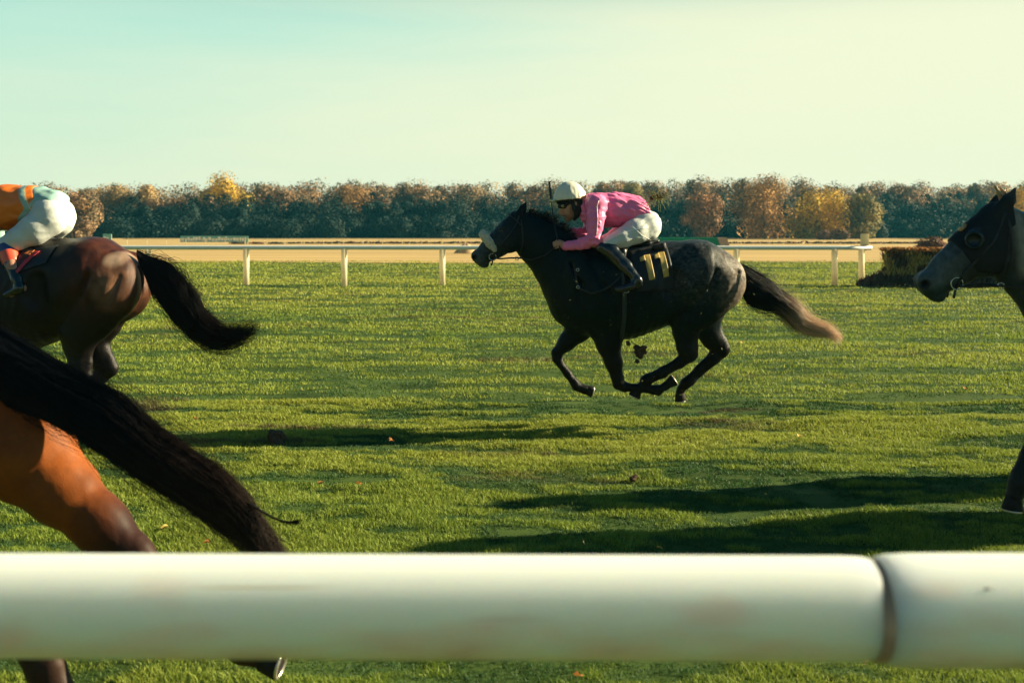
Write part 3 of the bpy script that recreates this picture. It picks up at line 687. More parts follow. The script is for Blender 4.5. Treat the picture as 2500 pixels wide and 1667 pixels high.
def mane(parent, crest, n, ln, c0, c1, seed, lean=(7, -18), rad=.0016, drop=0.4):
    rg = np.random.default_rng(seed); Q = smooth_path(crest, 80); i = rg.integers(0, 80, n); S = 7; t_ = np.linspace(0, 1, S)[None]
    cl = vn(Q[i, 0], i*0, 0, 7, seed)[:, None]
    l_ = ln*rg.uniform(.45, 1.15, n)[:, None]*(1+.5*cl); dx = lean[0]+rg.normal(0, 4, n)[:, None]+cl*6; dp = lean[1]+rg.normal(0, 3, n)[:, None]
    nn = np.sqrt(dx**2+dp**2); dx, dp = dx/nn, dp/nn
    X = Q[i, 0][:, None]+rg.normal(0, 2, (n, 1))+dx*l_*t_; P = Q[i, 1][:, None]+4+dp*l_*t_+drop*l_*t_**2.2; Y = rg.normal(0, 3.5, (n, 1))+rg.normal(0, 4, (n, 1))*t_
    V, Fq = tubes(loc3(X, Y, P), rad*(1-.8*t_**2)*np.ones((n, 1)), 3)
    tt = np.tile(np.repeat(t_[0], 3), n)[:, None]; lt = np.repeat((rg.random(n) < .3).astype(float), S*3)[:, None]
    return mk('mane', V, Fq, mat('hair', vcol=True, rough=.5, spec=.22), parent, np.array(c0)*(1-tt*lt)+np.array(c1)*tt*lt)
def drape(name, bvh, quad, material, parent, nu=22, nv=22, off=1.6, wr=1.0, side=-1, thick=1.2):
    TL, TR, BR, BL = [np.array(q, float) for q in quad]; V = []
    for j in range(nv+1):
        last = None
        for i in range(nu+1):
            u, v = i/nu, j/nv; q = (TL*(1-u)+TR*u)*(1-v)+(BL*(1-u)+BR*u)*v
            y = surf_y(bvh, q[0], q[1], side, off, None)
            if y is None: y = 0 if j == 0 else (last if last is not None else side*30)
            last = y
            y += side*wr*float(vn([q[0]], [q[1]*.6], 0, 13, 5)[0])
            V.append((q[0], y, q[1]))
    V = np.array(V); V2 = V.copy(); V2[:, 1] -= side*thick; m = nu+1; Fm = []
    for j in range(nv):
        for i in range(nu): a = j*m+i; Fm.append((a, a+1, a+m+1, a+m)); b = a+len(V); Fm.append((b, b+m, b+m+1, b+1))
    bd = [i for i in range(nu)]+[nu+j*m for j in range(nv)]+[nv*m+nu-i for i in range(nu)]+[(nv-j)*m for j in range(nv)]
    for a, b in zip(bd, bd[1:]+bd[:1]): Fm.append((b, a, a+len(V), b+len(V)))
    V = np.vstack([V, V2]); return mk(name, loc3(V[:, 0], V[:, 1], V[:, 2]), Fm, material, parent)
def ring(name, x, p, y, r, parent, tr=1.0, m=None):
    q = np.array([(x+r*math.cos(a), y, p+r*math.sin(a)) for a in np.linspace(0, 2*math.pi, 24)])
    return tube_obj(name, loc3(q[:, 0], q[:, 1], q[:, 2]), tr/U, m or m_metal, parent, 6)
def bridle(root, bvh, rein=True, sides=(-1, 1), brow=True):
    b = strap('bridle', bvh, [(1268, 527), (1262, 545), (1250, 566), (1232, 588), (1212, 612), (1207, 622)], 2.0, m_lea, root, -1)   # cheekpiece carries the rest
    for sd_ in sides:
        if sd_ > 0: strap('cheekpiece', bvh, [(1268, 527), (1250, 566), (1212, 612), (1207, 622)], 2.0, m_lea, b, 1)
        if brow: strap('browband', bvh, [(1243, 523), (1252, 531), (1264, 541), (1270, 549)], 1.8, m_lea, b, sd_)
        strap('throatlash', bvh, [(1272, 535), (1275, 560), (1277, 590), (1270, 618)], 1.5, m_lea, b, sd_)
        strap('chin_strap', bvh, [(1207, 622), (1202, 640), (1200, 648)], 1.8, m_lea, b, sd_, n=6)
        y = surf_y(bvh, 1204, 627, sd_, 2.5, sd_*18); ring('bit_ring', 1203, 627, y, 8.5, b, .9)
    if rein:
        for sd_ in (-1, 1):
            pts = np.array([(1205, sd_*16, 630), (1222, sd_*19, 632), (1245, sd_*22, 630), (1272, sd_*26, 630), (1296, sd_*34, 633), (1330, sd_*42, 622), (1358, sd_*44, 600)])
            tube_obj('rein', loc3(pts[:, 0], pts[:, 1], pts[:, 2]), 1.6/U, m_lea, b, 6, n=24)
        pts = np.array([(1276, 0, 617), (1277, -3, 634)]); tube_obj('neck_strap', loc3(pts[:, 0], pts[:, 1], pts[:, 2]), 2/U, m_lea, b, 6)
        ring('martingale_ring', 1262, 630, -22, 4.5, b, .8)
    return b
def sheepskin(root):
    s = SDF(); s.chain([(1207, 608, 7.5, 7, -19), (1196, 594, 10, 9, -19), (1186, 580, 10.5, 10, -13), (1180, 572, 10, 12, 0), (1186, 580, 10.5, 10, 13), (1196, 594, 10, 9, 19), (1207, 608, 7.5, 7, 19)], 5)
    return sdf_obj('sheepskin_noseband', s, mat('sheepskin', (.62, .56, .42), .95, .1, noise=.25, nscale=60, bump=1, bscale=120), root, 1.3,
                   disp=lambda x, y, p: vn(x, y, p, 2.6, 3)*1.1+vn(x, y, p, 6, 4)*1.2, relax=0)

def veins(x, y, p):
    ribs = np.sin((x+(p-700)*.35)*.36)*.55*np.clip((x-1515)/20, 0, 1)*np.clip((1640-x)/25, 0, 1)*np.clip((p-650)/30, 0, 1)
    return rid(x, y, p*.55, 17, 9, 5)*.55*np.clip(vn(x, y, p, 45, 10)+.4, 0, 1)+vn(x, y, p, 26, 7)*1.5+vn(x*1.5, y, p*.7, 11, 8)*.5+ribs
def eyes(root, bvh):
    for sd_ in (-1, 1):
        y = surf_y(bvh, 1224, 564, sd_, -1.5, sd_*16); s = SDF(); s.ell(1224, 564, y, 5.2, 4, 3.2, -40)
        sdf_obj('eye', s, mat('eye_gloss', (.01, .006, .004), .05, .8), root, 1.0, relax=1)

def saddle(root, bvh, m1=None):
    s = SDF(); s.chain([(1498, 596, 7, 30), (1540, 598, 8, 36), (1580, 594, 8, 34), (1604, 588, 6, 26)], 8)
    for sd_ in (-1, 1): s.chain([(1515, 612, 6, 5, sd_*58), (1518, 650, 5, 4, sd_*70), (1520, 668, 4, 4, sd_*77)], 8); s.chain([(1525, 598, 9, 20, sd_*30), (1515, 615, 8, 7, sd_*56)], 8)
    o = sdf_obj('saddle', s, m1 or m_lea, root, 2.2)
    for sd_ in (-1, 1): 
        strap('girth', bvh, [(1512, 650), (1515, 700), (1516, 760), (1514, 806), (1513, 820)], 5.5, mat('girth_web', (.02, .03, .035), .7), root, sd_, off=.5, n=20)
    return o

# ================================================================== horse number eleven with pink jockey
def col_11(x, y, p):
    n1 = .8*vn(x, y, p, 6, 31)+.3*vn(x, y, p, 20, 33); n2 = vn(x, y, p, 2.8, 32); c = np.tile(np.array([.004, .010, .013]), (len(x), 1)).astype(np.float32)
    roan = np.clip((x-1560)/120, 0, 1)*np.clip((760-p)/60, 0, 1)*np.clip(.45+.5*n1+.5*n2, 0, 1)
    c = lerp(c, np.array([.085, .090, .090]), roan*.75)
    face = np.clip((1262-x)/60, 0, 1)*np.clip(.6+.5*n1, 0, 1)*(p < 700); c = lerp(c, np.array([.060, .070, .078]), face*.8)
    muz = np.clip((1186-x)/18, 0, 1)*(p < 700); c = lerp(c, np.array([.10, .12, .125]), muz*.7)
    nose = np.clip(1-np.hypot((x-1159), (p-628))/9, 0, 1)*2; c = lerp(c, np.array([.012, .012, .015]), nose)
    sh = np.clip((x-1735)/60, 0, 1)*np.clip((790-p)/50, 0, 1); c = lerp(c, np.array([.30, .23, .18]), sh*np.clip(.5+.4*n1, 0, 1))  # pale buttock sheen painted into the coat colour
    leg = np.clip((p-800)/60, 0, 1); c = lerp(c, np.array([.009, .008, .009]), leg)
    return c
def build_11():
    root = set_tag(empty('racehorse', ((1600-1250)/U, F/U, 0)), 'dark grey racehorse wearing saddle cloth 11, galloping in the centre of the photo', 'horse')
    s = horse_sdf(L_C()+L_D()+L_A()+L_B())
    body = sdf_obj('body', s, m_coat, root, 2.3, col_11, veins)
    bv = bvh_of(body)
    hoof(root, 1553, 948, -.45, .9, -26); hoof(root, 1664, 963, .10, 1, 26, 20)
    hoof(root, 1432, 955, .95, .28, 26, 18); hoof(root, 1628, 933, .80, -.52, -26, 17)
    eyes(root, bv); bridle(root, bv); sheepskin(root)
    mane(root, [(1287, 522), (1305, 524), (1330, 533), (1352, 547), (1375, 566), (1400, 585)], 1000, 30, (.006, .008, .010), (.42, .35, .28), 3, lean=(6, -19), rad=.0019)
    mane(root, [(1272, 530), (1262, 527), (1252, 530)], 120, 16, (.012, .014, .017), (.1, .1, .1), 4, lean=(-8, 2))
    hair_tail('tail', [(1796, 640), (1831, 657), (1878, 687), (1912, 716), (1946, 738), (1972, 771), (2002, 785), (2030, 797), (2060, 818)],
              [(1806, 690), (1822, 736), (1850, 748), (1892, 758), (1922, 782), (1946, 808), (1967, 816), (2007, 820), (2050, 838)],
              [12, 22, 25, 22, 19, 16, 14, 11, 8], 2600, root, (.010, .010, .012), (.62, .42, .28), .0012, .16, seed=2, corek=.42, tipfan=6, noise=7)
    saddle(root, bv)
    mcl = mat('saddle_cloth_black', (.010, .012, .018), .6, .4, noise=.2, nscale=8, bump=.3, bscale=20)
    cl = drape('saddle_cloth', bv, [(1531, 612), (1620, 592), (1637, 703), (1546, 706)], mcl, root, off=2.4, wr=1.6)
    drape('saddle_cloth_flap', bv, [(1531, 612), (1620, 592), (1637, 703), (1546, 706)], mcl, cl, off=2.4, wr=1.4, side=1)
    gold_ = mat('gold_numeral', (.52, .36, .10), .55, .4, noise=.12, nscale=30)
    def digit(dx, dy, top):
        P_ = [(1563+dx, 621+dy), (1578+dx, 619+dy), (1587+dx, 677+dy), (1573+dx, 680+dy)]
        o = drape('number_digit', bv, P_, gold_, cl, 8, 16, 4.4, 1.6); drape('digit_flag', bv, [(1553+dx, 627+dy), (1565+dx, 621+dy), (1567+dx, 633+dy), (1554+dx, 636+dy)], gold_, o, 5, 5, 4.5, 1.6)
    digit(0, 0, 0); digit(35, -6, 0)
    s = SDF(); s.chain([(1590, 604, 7, 8, -52), (1612, 600, 8, 9, -50)], 5); sdf_obj('cloth_fold', s, mcl, cl, 2, disp=lambda x, y, p: vn(x, y, p, 8, 2)*2)
    # breast girth with buckles
    strap('breastplate', bv, [(1398, 640), (1404, 680), (1408, 700), (1440, 712), (1475, 700), (1508, 672)], 3, m_lea, root, -1, n=24)
    for q in ((1406, 656), (1407, 697)): 
        y = surf_y(bv, q[0], q[1], -1, 3.5, -50); ring('buckle', q[0], q[1], y, 3.4, root, .9)
    y = surf_y(bv, 1528, 780, -1, 3, -60)
    s = SDF(); s.chain([(1513, 806, 3, 3, -30), (1515, 826, 3, 3, -22)], 3); sdf_obj('girth_end', s, m_lea, root, 1.2)
    return root, bv
H11, BV11 = build_11()

# ------------------------------------------------------------------ people
m_skin = mat('skin', (.42, .21, .14), .5, .4, noise=.08, nscale=30, sss=.1)
def fist(s, cx, cp, y, ang=0, sd_=-1, f=1.0):
    ca, sa = math.cos(math.radians(ang)), math.sin(math.radians(ang))
    def T(a, b, r, dy, w_=None): return (cx+(a*ca-b*sa)*f, cp+(a*sa+b*ca)*f, r*f, (w_ or r)*f, y+dy*sd_*f)
    s.chain([T(9, 0, 6.5, 1, 5), T(2, -2, 8, 1, 5.5)], 4)      # palm
    for i, l_ in enumerate((1.0, 1.08, 1.02, .85)):
        b = -7+i*4.3
        s.chain([T(0, b, 2.6, 4), T(-8*l_, b+.3, 2.5, 4.5), T(-10.5*l_, b+1, 2.3, 0), T(-6*l_, b+1.4, 2.2, -3)], 1.1)
    s.chain([T(5, -7, 3, -1), T(-2, -8.5, 2.7, -4), T(-8, -5.5, 2.3, -5)], 1.5)
def person_body(s, J):
    s.chain([(J['neck'][0], J['neck'][1], 13, 13), (J['chest'][0], J['chest'][1], 34, 40), (J['mid'][0], J['mid'][1], 33, 38), (J['hip'][0], J['hip'][1], 26, 36)], 8)
def jockey_11():
    root = set_tag(empty('person', H11.location), 'jockey in a pink jersey and white helmet crouched over the dark horse 11', 'person')
    b = SDF()
    # head
    b.ell(1397, 486, 0, 29, 29, 21, 0, 4); b.ell(1386, 508, 0, 18, 25, 17, -12, 6); b.ell(1392, 528, 0, 12, 9, 12, 0, 6)
    b.chain([(1371, 502, 3.4, 3.4), (1366, 520, 3.8, 4.2), (1373, 523, 4, 5.5)], 3); b.ell(1386, 537, 0, 6.5, 5, 7, 0, 4)
    b.ell(1376.5, 527.5, 0, 4, 2.2, 6.5, 20, 2); b.ell(1379, 533, 0, 4, 2.4, 5.5, 20, 2); b.chain([(1373, 531, .8, 7), (1380, 530, .8, 7)], 1, sub=True)
    b.ell(1373, 505, 8, 5, 4.5, 5, 0, 2, sub=True, mirror=True); b.ell(1375, 506, 8, 4, 3.6, 4, 0, 1, mirror=True)
    b.chain([(1405, 493, 5, 3, 19), (1404, 502, 4, 3, 19)], 2, mirror=True)
    b.chain([(1406, 512, 17, 14), (1430, 506, 19, 17), (1450, 508, 26, 32)], 8)
    b.chain([(1452, 510, 36, 40), (1500, 512, 36, 40), (1545, 514, 27, 36), (1572, 540, 28, 36)], 10)
    for sd_, el_, wr_ in ((-1, (1446, 590, -60), (1374, 600, -38)), (1, (1442, 574, 60), (1398, 567, 36))):
        b.chain([(1452, 500, 18, 16, sd_*46), (el_[0], el_[1], 12, 12, el_[2]), (wr_[0], wr_[1], 7.5, 6.5, wr_[2])], 6)
        b.chain([(1574, 552, 28, 24, sd_*24), (1520, 578, 19, 17, sd_*50), (1468, 598, 13, 13, sd_*60), (1518, 648, 11, 11, sd_*78), (1550, 688, 7, 7, sd_*92), (1512, 702, 6, 8, sd_*94)], 6)
    fist(b, 1362, 596, -38, -12, -1, 1.05); fist(b, 1388, 566, 34, 10, 1, 1.0)
    def cs(x, y, p):
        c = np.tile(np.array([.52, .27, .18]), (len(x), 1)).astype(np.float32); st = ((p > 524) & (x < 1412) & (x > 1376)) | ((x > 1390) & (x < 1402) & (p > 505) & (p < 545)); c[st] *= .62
        lip = (np.abs(p-530) < 4) & (x < 1381) & (np.abs(y) < 8); c[lip] = [.36, .12, .10]
        return c
    sdf_obj('body', b, mat('skin_v', vcol=True, rough=.5, spec=.4, noise=.06, nscale=40, sss=.08), root, 1.25, cs)
    # jersey
    j = SDF(); j.chain([(1430, 502, 22, 20), (1452, 510, 38, 42)], 8)
    j.chain([(1453, 512, 42, 46), (1500, 512.5, 41, 47), (1545, 513, 33, 43), (1572, 522, 22, 39)], 12)
    j.chain([(1560, 506, 24, 34), (1580, 522, 12, 34)], 8)
    for sd_, el_, wr_ in ((-1, (1447, 589, -61), (1377, 600.5, -39)), (1, (1443, 573, 61), (1402, 567, 38))):
        j.chain([(1453, 500, 24, 22, sd_*44), (1450, 540, 20, 19, sd_*55), (el_[0]-1, el_[1]-6, 16.5, 16, el_[2])], 9)
        j.chain([(el_[0], el_[1]-2, 16.5, 16, el_[2]), ((el_[0]+wr_[0])/2, (el_[1]+wr_[1])/2+1, 13.5, 12, (el_[2]+wr_[2])/2), (wr_[0], wr_[1], 10.5, 9, wr_[2])], 5)
    def wrj(x, y, p):
        a = vn((x+p*.8)*.35, y*.6, (p-x*.35), 8, 41); a2 = vn(x*.5, y*.5, p*1.3, 16, 42)
        gath = np.clip((x-1540)/40, 0, 1)*np.sin((p*1.1-x*.55)*.75)*1.1; slv = np.clip((1480-x)/20, 0, 1)*np.clip((p-500)/40, 0, 1)*vn(x*1.2-p*.2, y, (p+x*.5), 7, 44)*.9
        return np.clip(a*2.2, -.6, 2.2)+a2*1.8+gath*1.4+slv*1.5+rid(x*.45+p*.2, y*.5, p-x*.45, 11, 45)*1.1
    def cj(x, y, p):
        return np.tile(np.array([.92, .20, .42]), (len(x), 1))
    jo = sdf_obj('jersey', j, mat('pink_satin', vcol=True, rough=.42, spec=.5), root, 1.6, cj, wrj,
                 cut=lambda x, y, p: np.maximum(-(x-1418)+(p-500)*.15 if False else np.where((np.abs(y) < 24) & (p < 545), (1424-x)*.9-(p-500)*.3, -50), np.where(p < 560, (x-1584)*.8-(p-515)*.25, -50)))
    # side seam stripe down the sleeve
    bj = bvh_of(jo)
    strap('sleeve_piping', bj, [(1456, 492), (1452, 505), (1453, 540), (1450, 575)], 1.0, mat('piping', (.85, .75, .78), .5), jo, -1, .4, 18)
    strap('collar', bj, [(1426, 488), (1424, 500), (1428, 520)], 1.8, mat('pink_collar', (.65, .08, .22), .5), jo, -1, .3, 10)
    # breeches
    q = SDF(); q.chain([(1556, 528, 26, 40), (1577, 545, 31, 38)], 10); q.ell(1578, 551, 20, 33, 33, 25, 0, 10, mirror=True)
    for sd_ in (-1, 1):
        q.chain([(1574, 556, 33, 27, sd_*24), (1545, 566, 29, 25, sd_*38), (1514, 580, 24, 21, sd_*50), (1484, 592, 18, 17, sd_*57), (1466, 600, 15, 15, sd_*60)], 8)
    def wrq(x, y, p):
        u = (x-1520)*.43+(p-578); return np.clip(vn((x*.5+p*1.2), y*.5, (x-p)*.25, 9, 51), -.3, 1)*1.3+vn(x, y, p, 20, 52)*.9+np.clip(np.sin((x*.75+p)*.32), .75, 1)*1.2*np.clip((x-1530)/30, 0, 1)+rid((x*.6+p), y*.4, (x-p)*.3, 13, 55)*.9-.4
    qo = sdf_obj('breeches', q, mat('white_breeches', (.60, .63, .61), .55, .35, noise=.05, nscale=14, bump=.15, bscale=40), root, 1.6, disp=wrq)
    bq = bvh_of(qo)
    strap('seam', bq, [(1575, 556), (1540, 560), (1505, 572), (1478, 586)], .7, mat('seam_white', (.85, .86, .82), .5), qo, -1, .1, 24)
    strap('seam', bq, [(1536, 552), (1560, 575), (1585, 586)], .6, MATS['seam_white'], qo, -1, .1, 16)
    # boots
    for sd_ in (-1, 1):
        t_ = SDF(); t_.chain([(1466, 603, 17.5, 15, sd_*62), (1484, 612, 20, 16, sd_*66), (1518, 648, 16.5, 14, sd_*80), (1543, 678, 12, 11, sd_*93)], 6)
        t_.chain([(1545, 682, 12, 11, sd_*94), (1530, 694, 10, 11, sd_*95), (1506, 700, 8, 10.5, sd_*96), (1496, 700, 6, 9, sd_*96)], 5); t_.chain([(1552, 684, 7, 8, sd_*94), (1551, 694, 5, 8, sd_*94)], 4)
        bo = sdf_obj('boot', t_, mat('boot_leather', (.010, .013, .016), .22, .6, coat=.3), root, 1.7, disp=lambda x, y, p: vn(x, y, p, 12, 61)*.8)
    # helmet with silk cover
    hcut = lambda x, y, p: np.where(x < 1412, (p-(491.5-(x-1348)*.10)), p-(484-(x-1412)*.35))
    hs = SDF(); hs.ell(1391, 486, 0, 39.5, 43, 33, 0, 4)
    ho = sdf_obj('helmet', hs, mat('helmet_silk', (.74, .72, .58), .45, .4, noise=.06, nscale=20), root, 1.5, cut=hcut,
                 disp=lambda x, y, p: vn(np.arctan2(y, x-1391)*9, p*.15, 0, 1.3, 71)*.9*np.clip((p-446)/25, 0, 1)+np.clip(vn(x, y, p, 12, 72), 0, 1)*.8)
    hs = SDF(); hs.ell(1394, 446, 0, 4, 3, 4); sdf_obj('button', hs, MATS['helmet_silk'], ho, 1.2)
    pk = SDF(); pk.chain([(1353, 489, 3.2, 20), (1346, 492.5, 1.8, 15)], 4); sdf_obj('peak', pk, MATS['helmet_silk'], ho, 1.1)
    bt = SDF(); bt.ell(1391, 489, 0, 38, 8, 31, -6, 4); sdf_obj('cap_band', bt, mat('cap_band', (.62, .50, .34), .5, noise=.1), ho, 1.4, cut=lambda x, y, p: np.maximum(p-(492-(x-1348)*.10), np.where(x > 1418, 5, -5)))
    m_blk = mat('black_harness', (.008, .010, .013), .55, .4)
    hn = SDF(); hn.chain([(1362, 494, 5, 19), (1384, 491, 7, 22), (1412, 490, 8, 22)], 4)
    for sd_ in (-1, 1):
        hn.chain([(1396, 495, 5, 3, sd_*21), (1402, 510, 5.5, 3, sd_*20), (1407, 527, 5, 3, sd_*15), (1402, 536, 3.4, 3, sd_*9)], 4); hn.chain([(1413, 492, 9, 4, sd_*18), (1414, 510, 7, 4, sd_*17), (1409, 524, 5, 4, sd_*15)], 5)
    hn.chain([(1402, 536, 3, 9, 0), (1409, 531, 3.4, 11, 0)], 4); sdf_obj('chin_harness', hn, m_blk, ho, 1.3)
    gg = SDF()
    for sd_ in (-1, 1):
        gg.chain([(1368, 503, 6.5, 5, sd_*9), (1377, 503, 7.5, 5, sd_*14)], 3); gg.chain([(1378, 502, 3.6, 3, sd_*17), (1400, 492, 3.2, 3, sd_*22.5)], 3)
    gg.chain([(1364, 503, 3, 6, 0), (1366, 503, 4, 8, 0)], 3); go = sdf_obj('goggles', gg, m_blk, root, 1.1)
    for sd_ in (-1, 1):
        ls = SDF(); ls.ell(1374, 503.5, sd_*17.5, 5.2, 4.6, 2.6, -10); sdf_obj('lens', ls, mat('amber_lens', (.35, .20, .05), .08, .8, coat=.5), go, .9)
    for s_ in (-1,):
        ring('stirrup', 1518, 700, s_*97, 9, root, 1.2)
        pts = np.array([(1518, s_*96, 690), (1512, s_*86, 660), (1508, s_*72, 620)]); tube_obj('stirrup_leather', loc3(pts[:, 0], pts[:, 1], pts[:, 2]), 2/U, m_lea, root, 6)
    return root
J11 = jockey_11()
# whip in the near hand
pts = np.array([(1342, -2, 443), (1343.5, -5, 470), (1345, -8, 490), (1352, -20, 545), (1362, -42, 596), (1366, -46, 612)])
wp = set_tag(empty('riding_whip', H11.location), 'thin black whip held upright in front of the white helmet', 'whip')
q = loc3(pts[:, 0], pts[:, 1], pts[:, 2]); tube_obj('shaft', q[1:], [1.0/U*1.3, 1.3/U*1.3, 2.2/U], m_lea, wp, 6, n=16)
tube_obj('padded_flap', q[:3], [3.0/U, 3.4/U, 2.6/U], m_lea, wp, 8, n=10, flat=.6)
pts = np.array([(1344.6, -7.6, 486), (1345.4, -8.6, 494)]); tube_obj('collar', loc3(pts[:, 0], pts[:, 1], pts[:, 2]), 2.8/U, mat('brass', (.7, .5, .2), .3, metal=1), wp, 8)

# ================================================================== bay horse, left
SB = 325.0; DB = F/SB
RB = ((345-1250)/SB-(1808-1600)/U, DB, .037)
def bt(x, p): return bf(x+(x-345)*.10, p)
def bf(x, p): return 1808+(x-345)/(SB/U), 557+(p-557+12)/(SB/U)
def col_bay(x, y, p):
    n1 = vn(x, y, p, 14, 35); c = np.tile(np.array([.008, .005, .005]), (len(x), 1)).astype(np.float32)
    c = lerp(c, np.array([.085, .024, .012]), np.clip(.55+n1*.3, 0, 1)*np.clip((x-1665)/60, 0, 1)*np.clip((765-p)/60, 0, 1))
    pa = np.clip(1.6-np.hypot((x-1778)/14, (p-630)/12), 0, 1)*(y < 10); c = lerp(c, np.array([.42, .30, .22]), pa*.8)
    sw = np.clip(1.25-np.hypot((x-1775)/36, (p-684)/46), 0, 1); c = lerp(c, np.array([.26, .13, .075]), sw*np.clip(.75+.4*n1, 0, 1))  # rump highlight painted into the coat as a paler patch
    c = lerp(c, np.array([.008, .006, .007]), np.clip((p-765)/40, 0, 1)); c = lerp(c, np.array([.012, .010, .012]), np.clip((1640-x)/40, 0, 1)*.8)
    return c
def turned(R0, fx, deg):                                      # turn a horse about its rump so that it heads a little away
    a = math.radians(deg); lx = (fx-1600)/U; return (R0[0]+lx-lx*math.cos(a), R0[1]-lx*math.sin(a), R0[2]), a
RB, AB = turned(RB, 1800, -11)
bay = set_tag(empty('racehorse', RB, AB), 'glossy dark bay racehorse seen from behind its rump at the left edge', 'horse')
def ex_b(s):
    s.ell(1770, 668, 26, 36, 52, 24, 10, 10, mirror=True)
    s.chain([(1800, 650, 7, 3, 0), (1812, 700, 6, 2.5, 0), (1800, 745, 6, 3, 0)], 5, sub=True)
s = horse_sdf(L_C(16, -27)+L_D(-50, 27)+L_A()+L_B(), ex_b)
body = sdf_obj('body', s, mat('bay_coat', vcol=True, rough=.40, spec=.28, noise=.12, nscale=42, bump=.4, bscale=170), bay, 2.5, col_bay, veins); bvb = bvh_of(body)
hoof(bay, 1569, 948, -.45, .9, -27); hoof(bay, 1614, 963, .10, 1, 27, 20); hoof(bay, 1432, 955, .95, .28, 26, 18); hoof(bay, 1628, 933, .80, -.52, -26, 17)
eyes(bay, bvb); bridle(bay, bvb); mane(bay, [(1287, 522), (1330, 533), (1375, 566), (1400, 585)], 900, 20, (.01, .01, .01), (.03, .02, .02), 13)
up = [bt(*q) for q in [(336, 612), (358, 627), (406, 644), (441, 675), (475, 720), (499, 760), (541, 796), (579, 792), (622, 785)]]
lw = [bt(*q) for q in [(352, 660), (372, 712), (400, 742), (434, 788), (475, 825), (499, 847), (544, 852), (580, 842), (618, 806)]]
hair_tail('tail', up, lw, [10, 15, 18, 19, 18, 16, 14, 12, 9], 2600, bay, (.010, .008, .009), (.016, .011, .012), .0013, .14, seed=5, tipfan=8, corek=.55, noise=8)
sad = saddle(bay, bvb)
drape('saddle_cloth', bvb, [bf(70, 610), bf(160, 598), bf(150, 640), bf(74, 665)], mat('saddle_cloth_dark', (.012, .015, .022), .5, noise=.2), bay, off=2.2)
drape('saddle_trim', bvb, [bf(108, 612), bf(120, 612), bf(76, 678), bf(67, 676)], mat('red_trim', (.45, .03, .05), .5), bay, 8, 14, 5)
drape('saddle_tab', bvb, [bf(88, 612), bf(104, 610), bf(98, 622), bf(80, 618)], mat('orange_trim', (.75, .22, .06), .5), bay, 8, 6, 5)
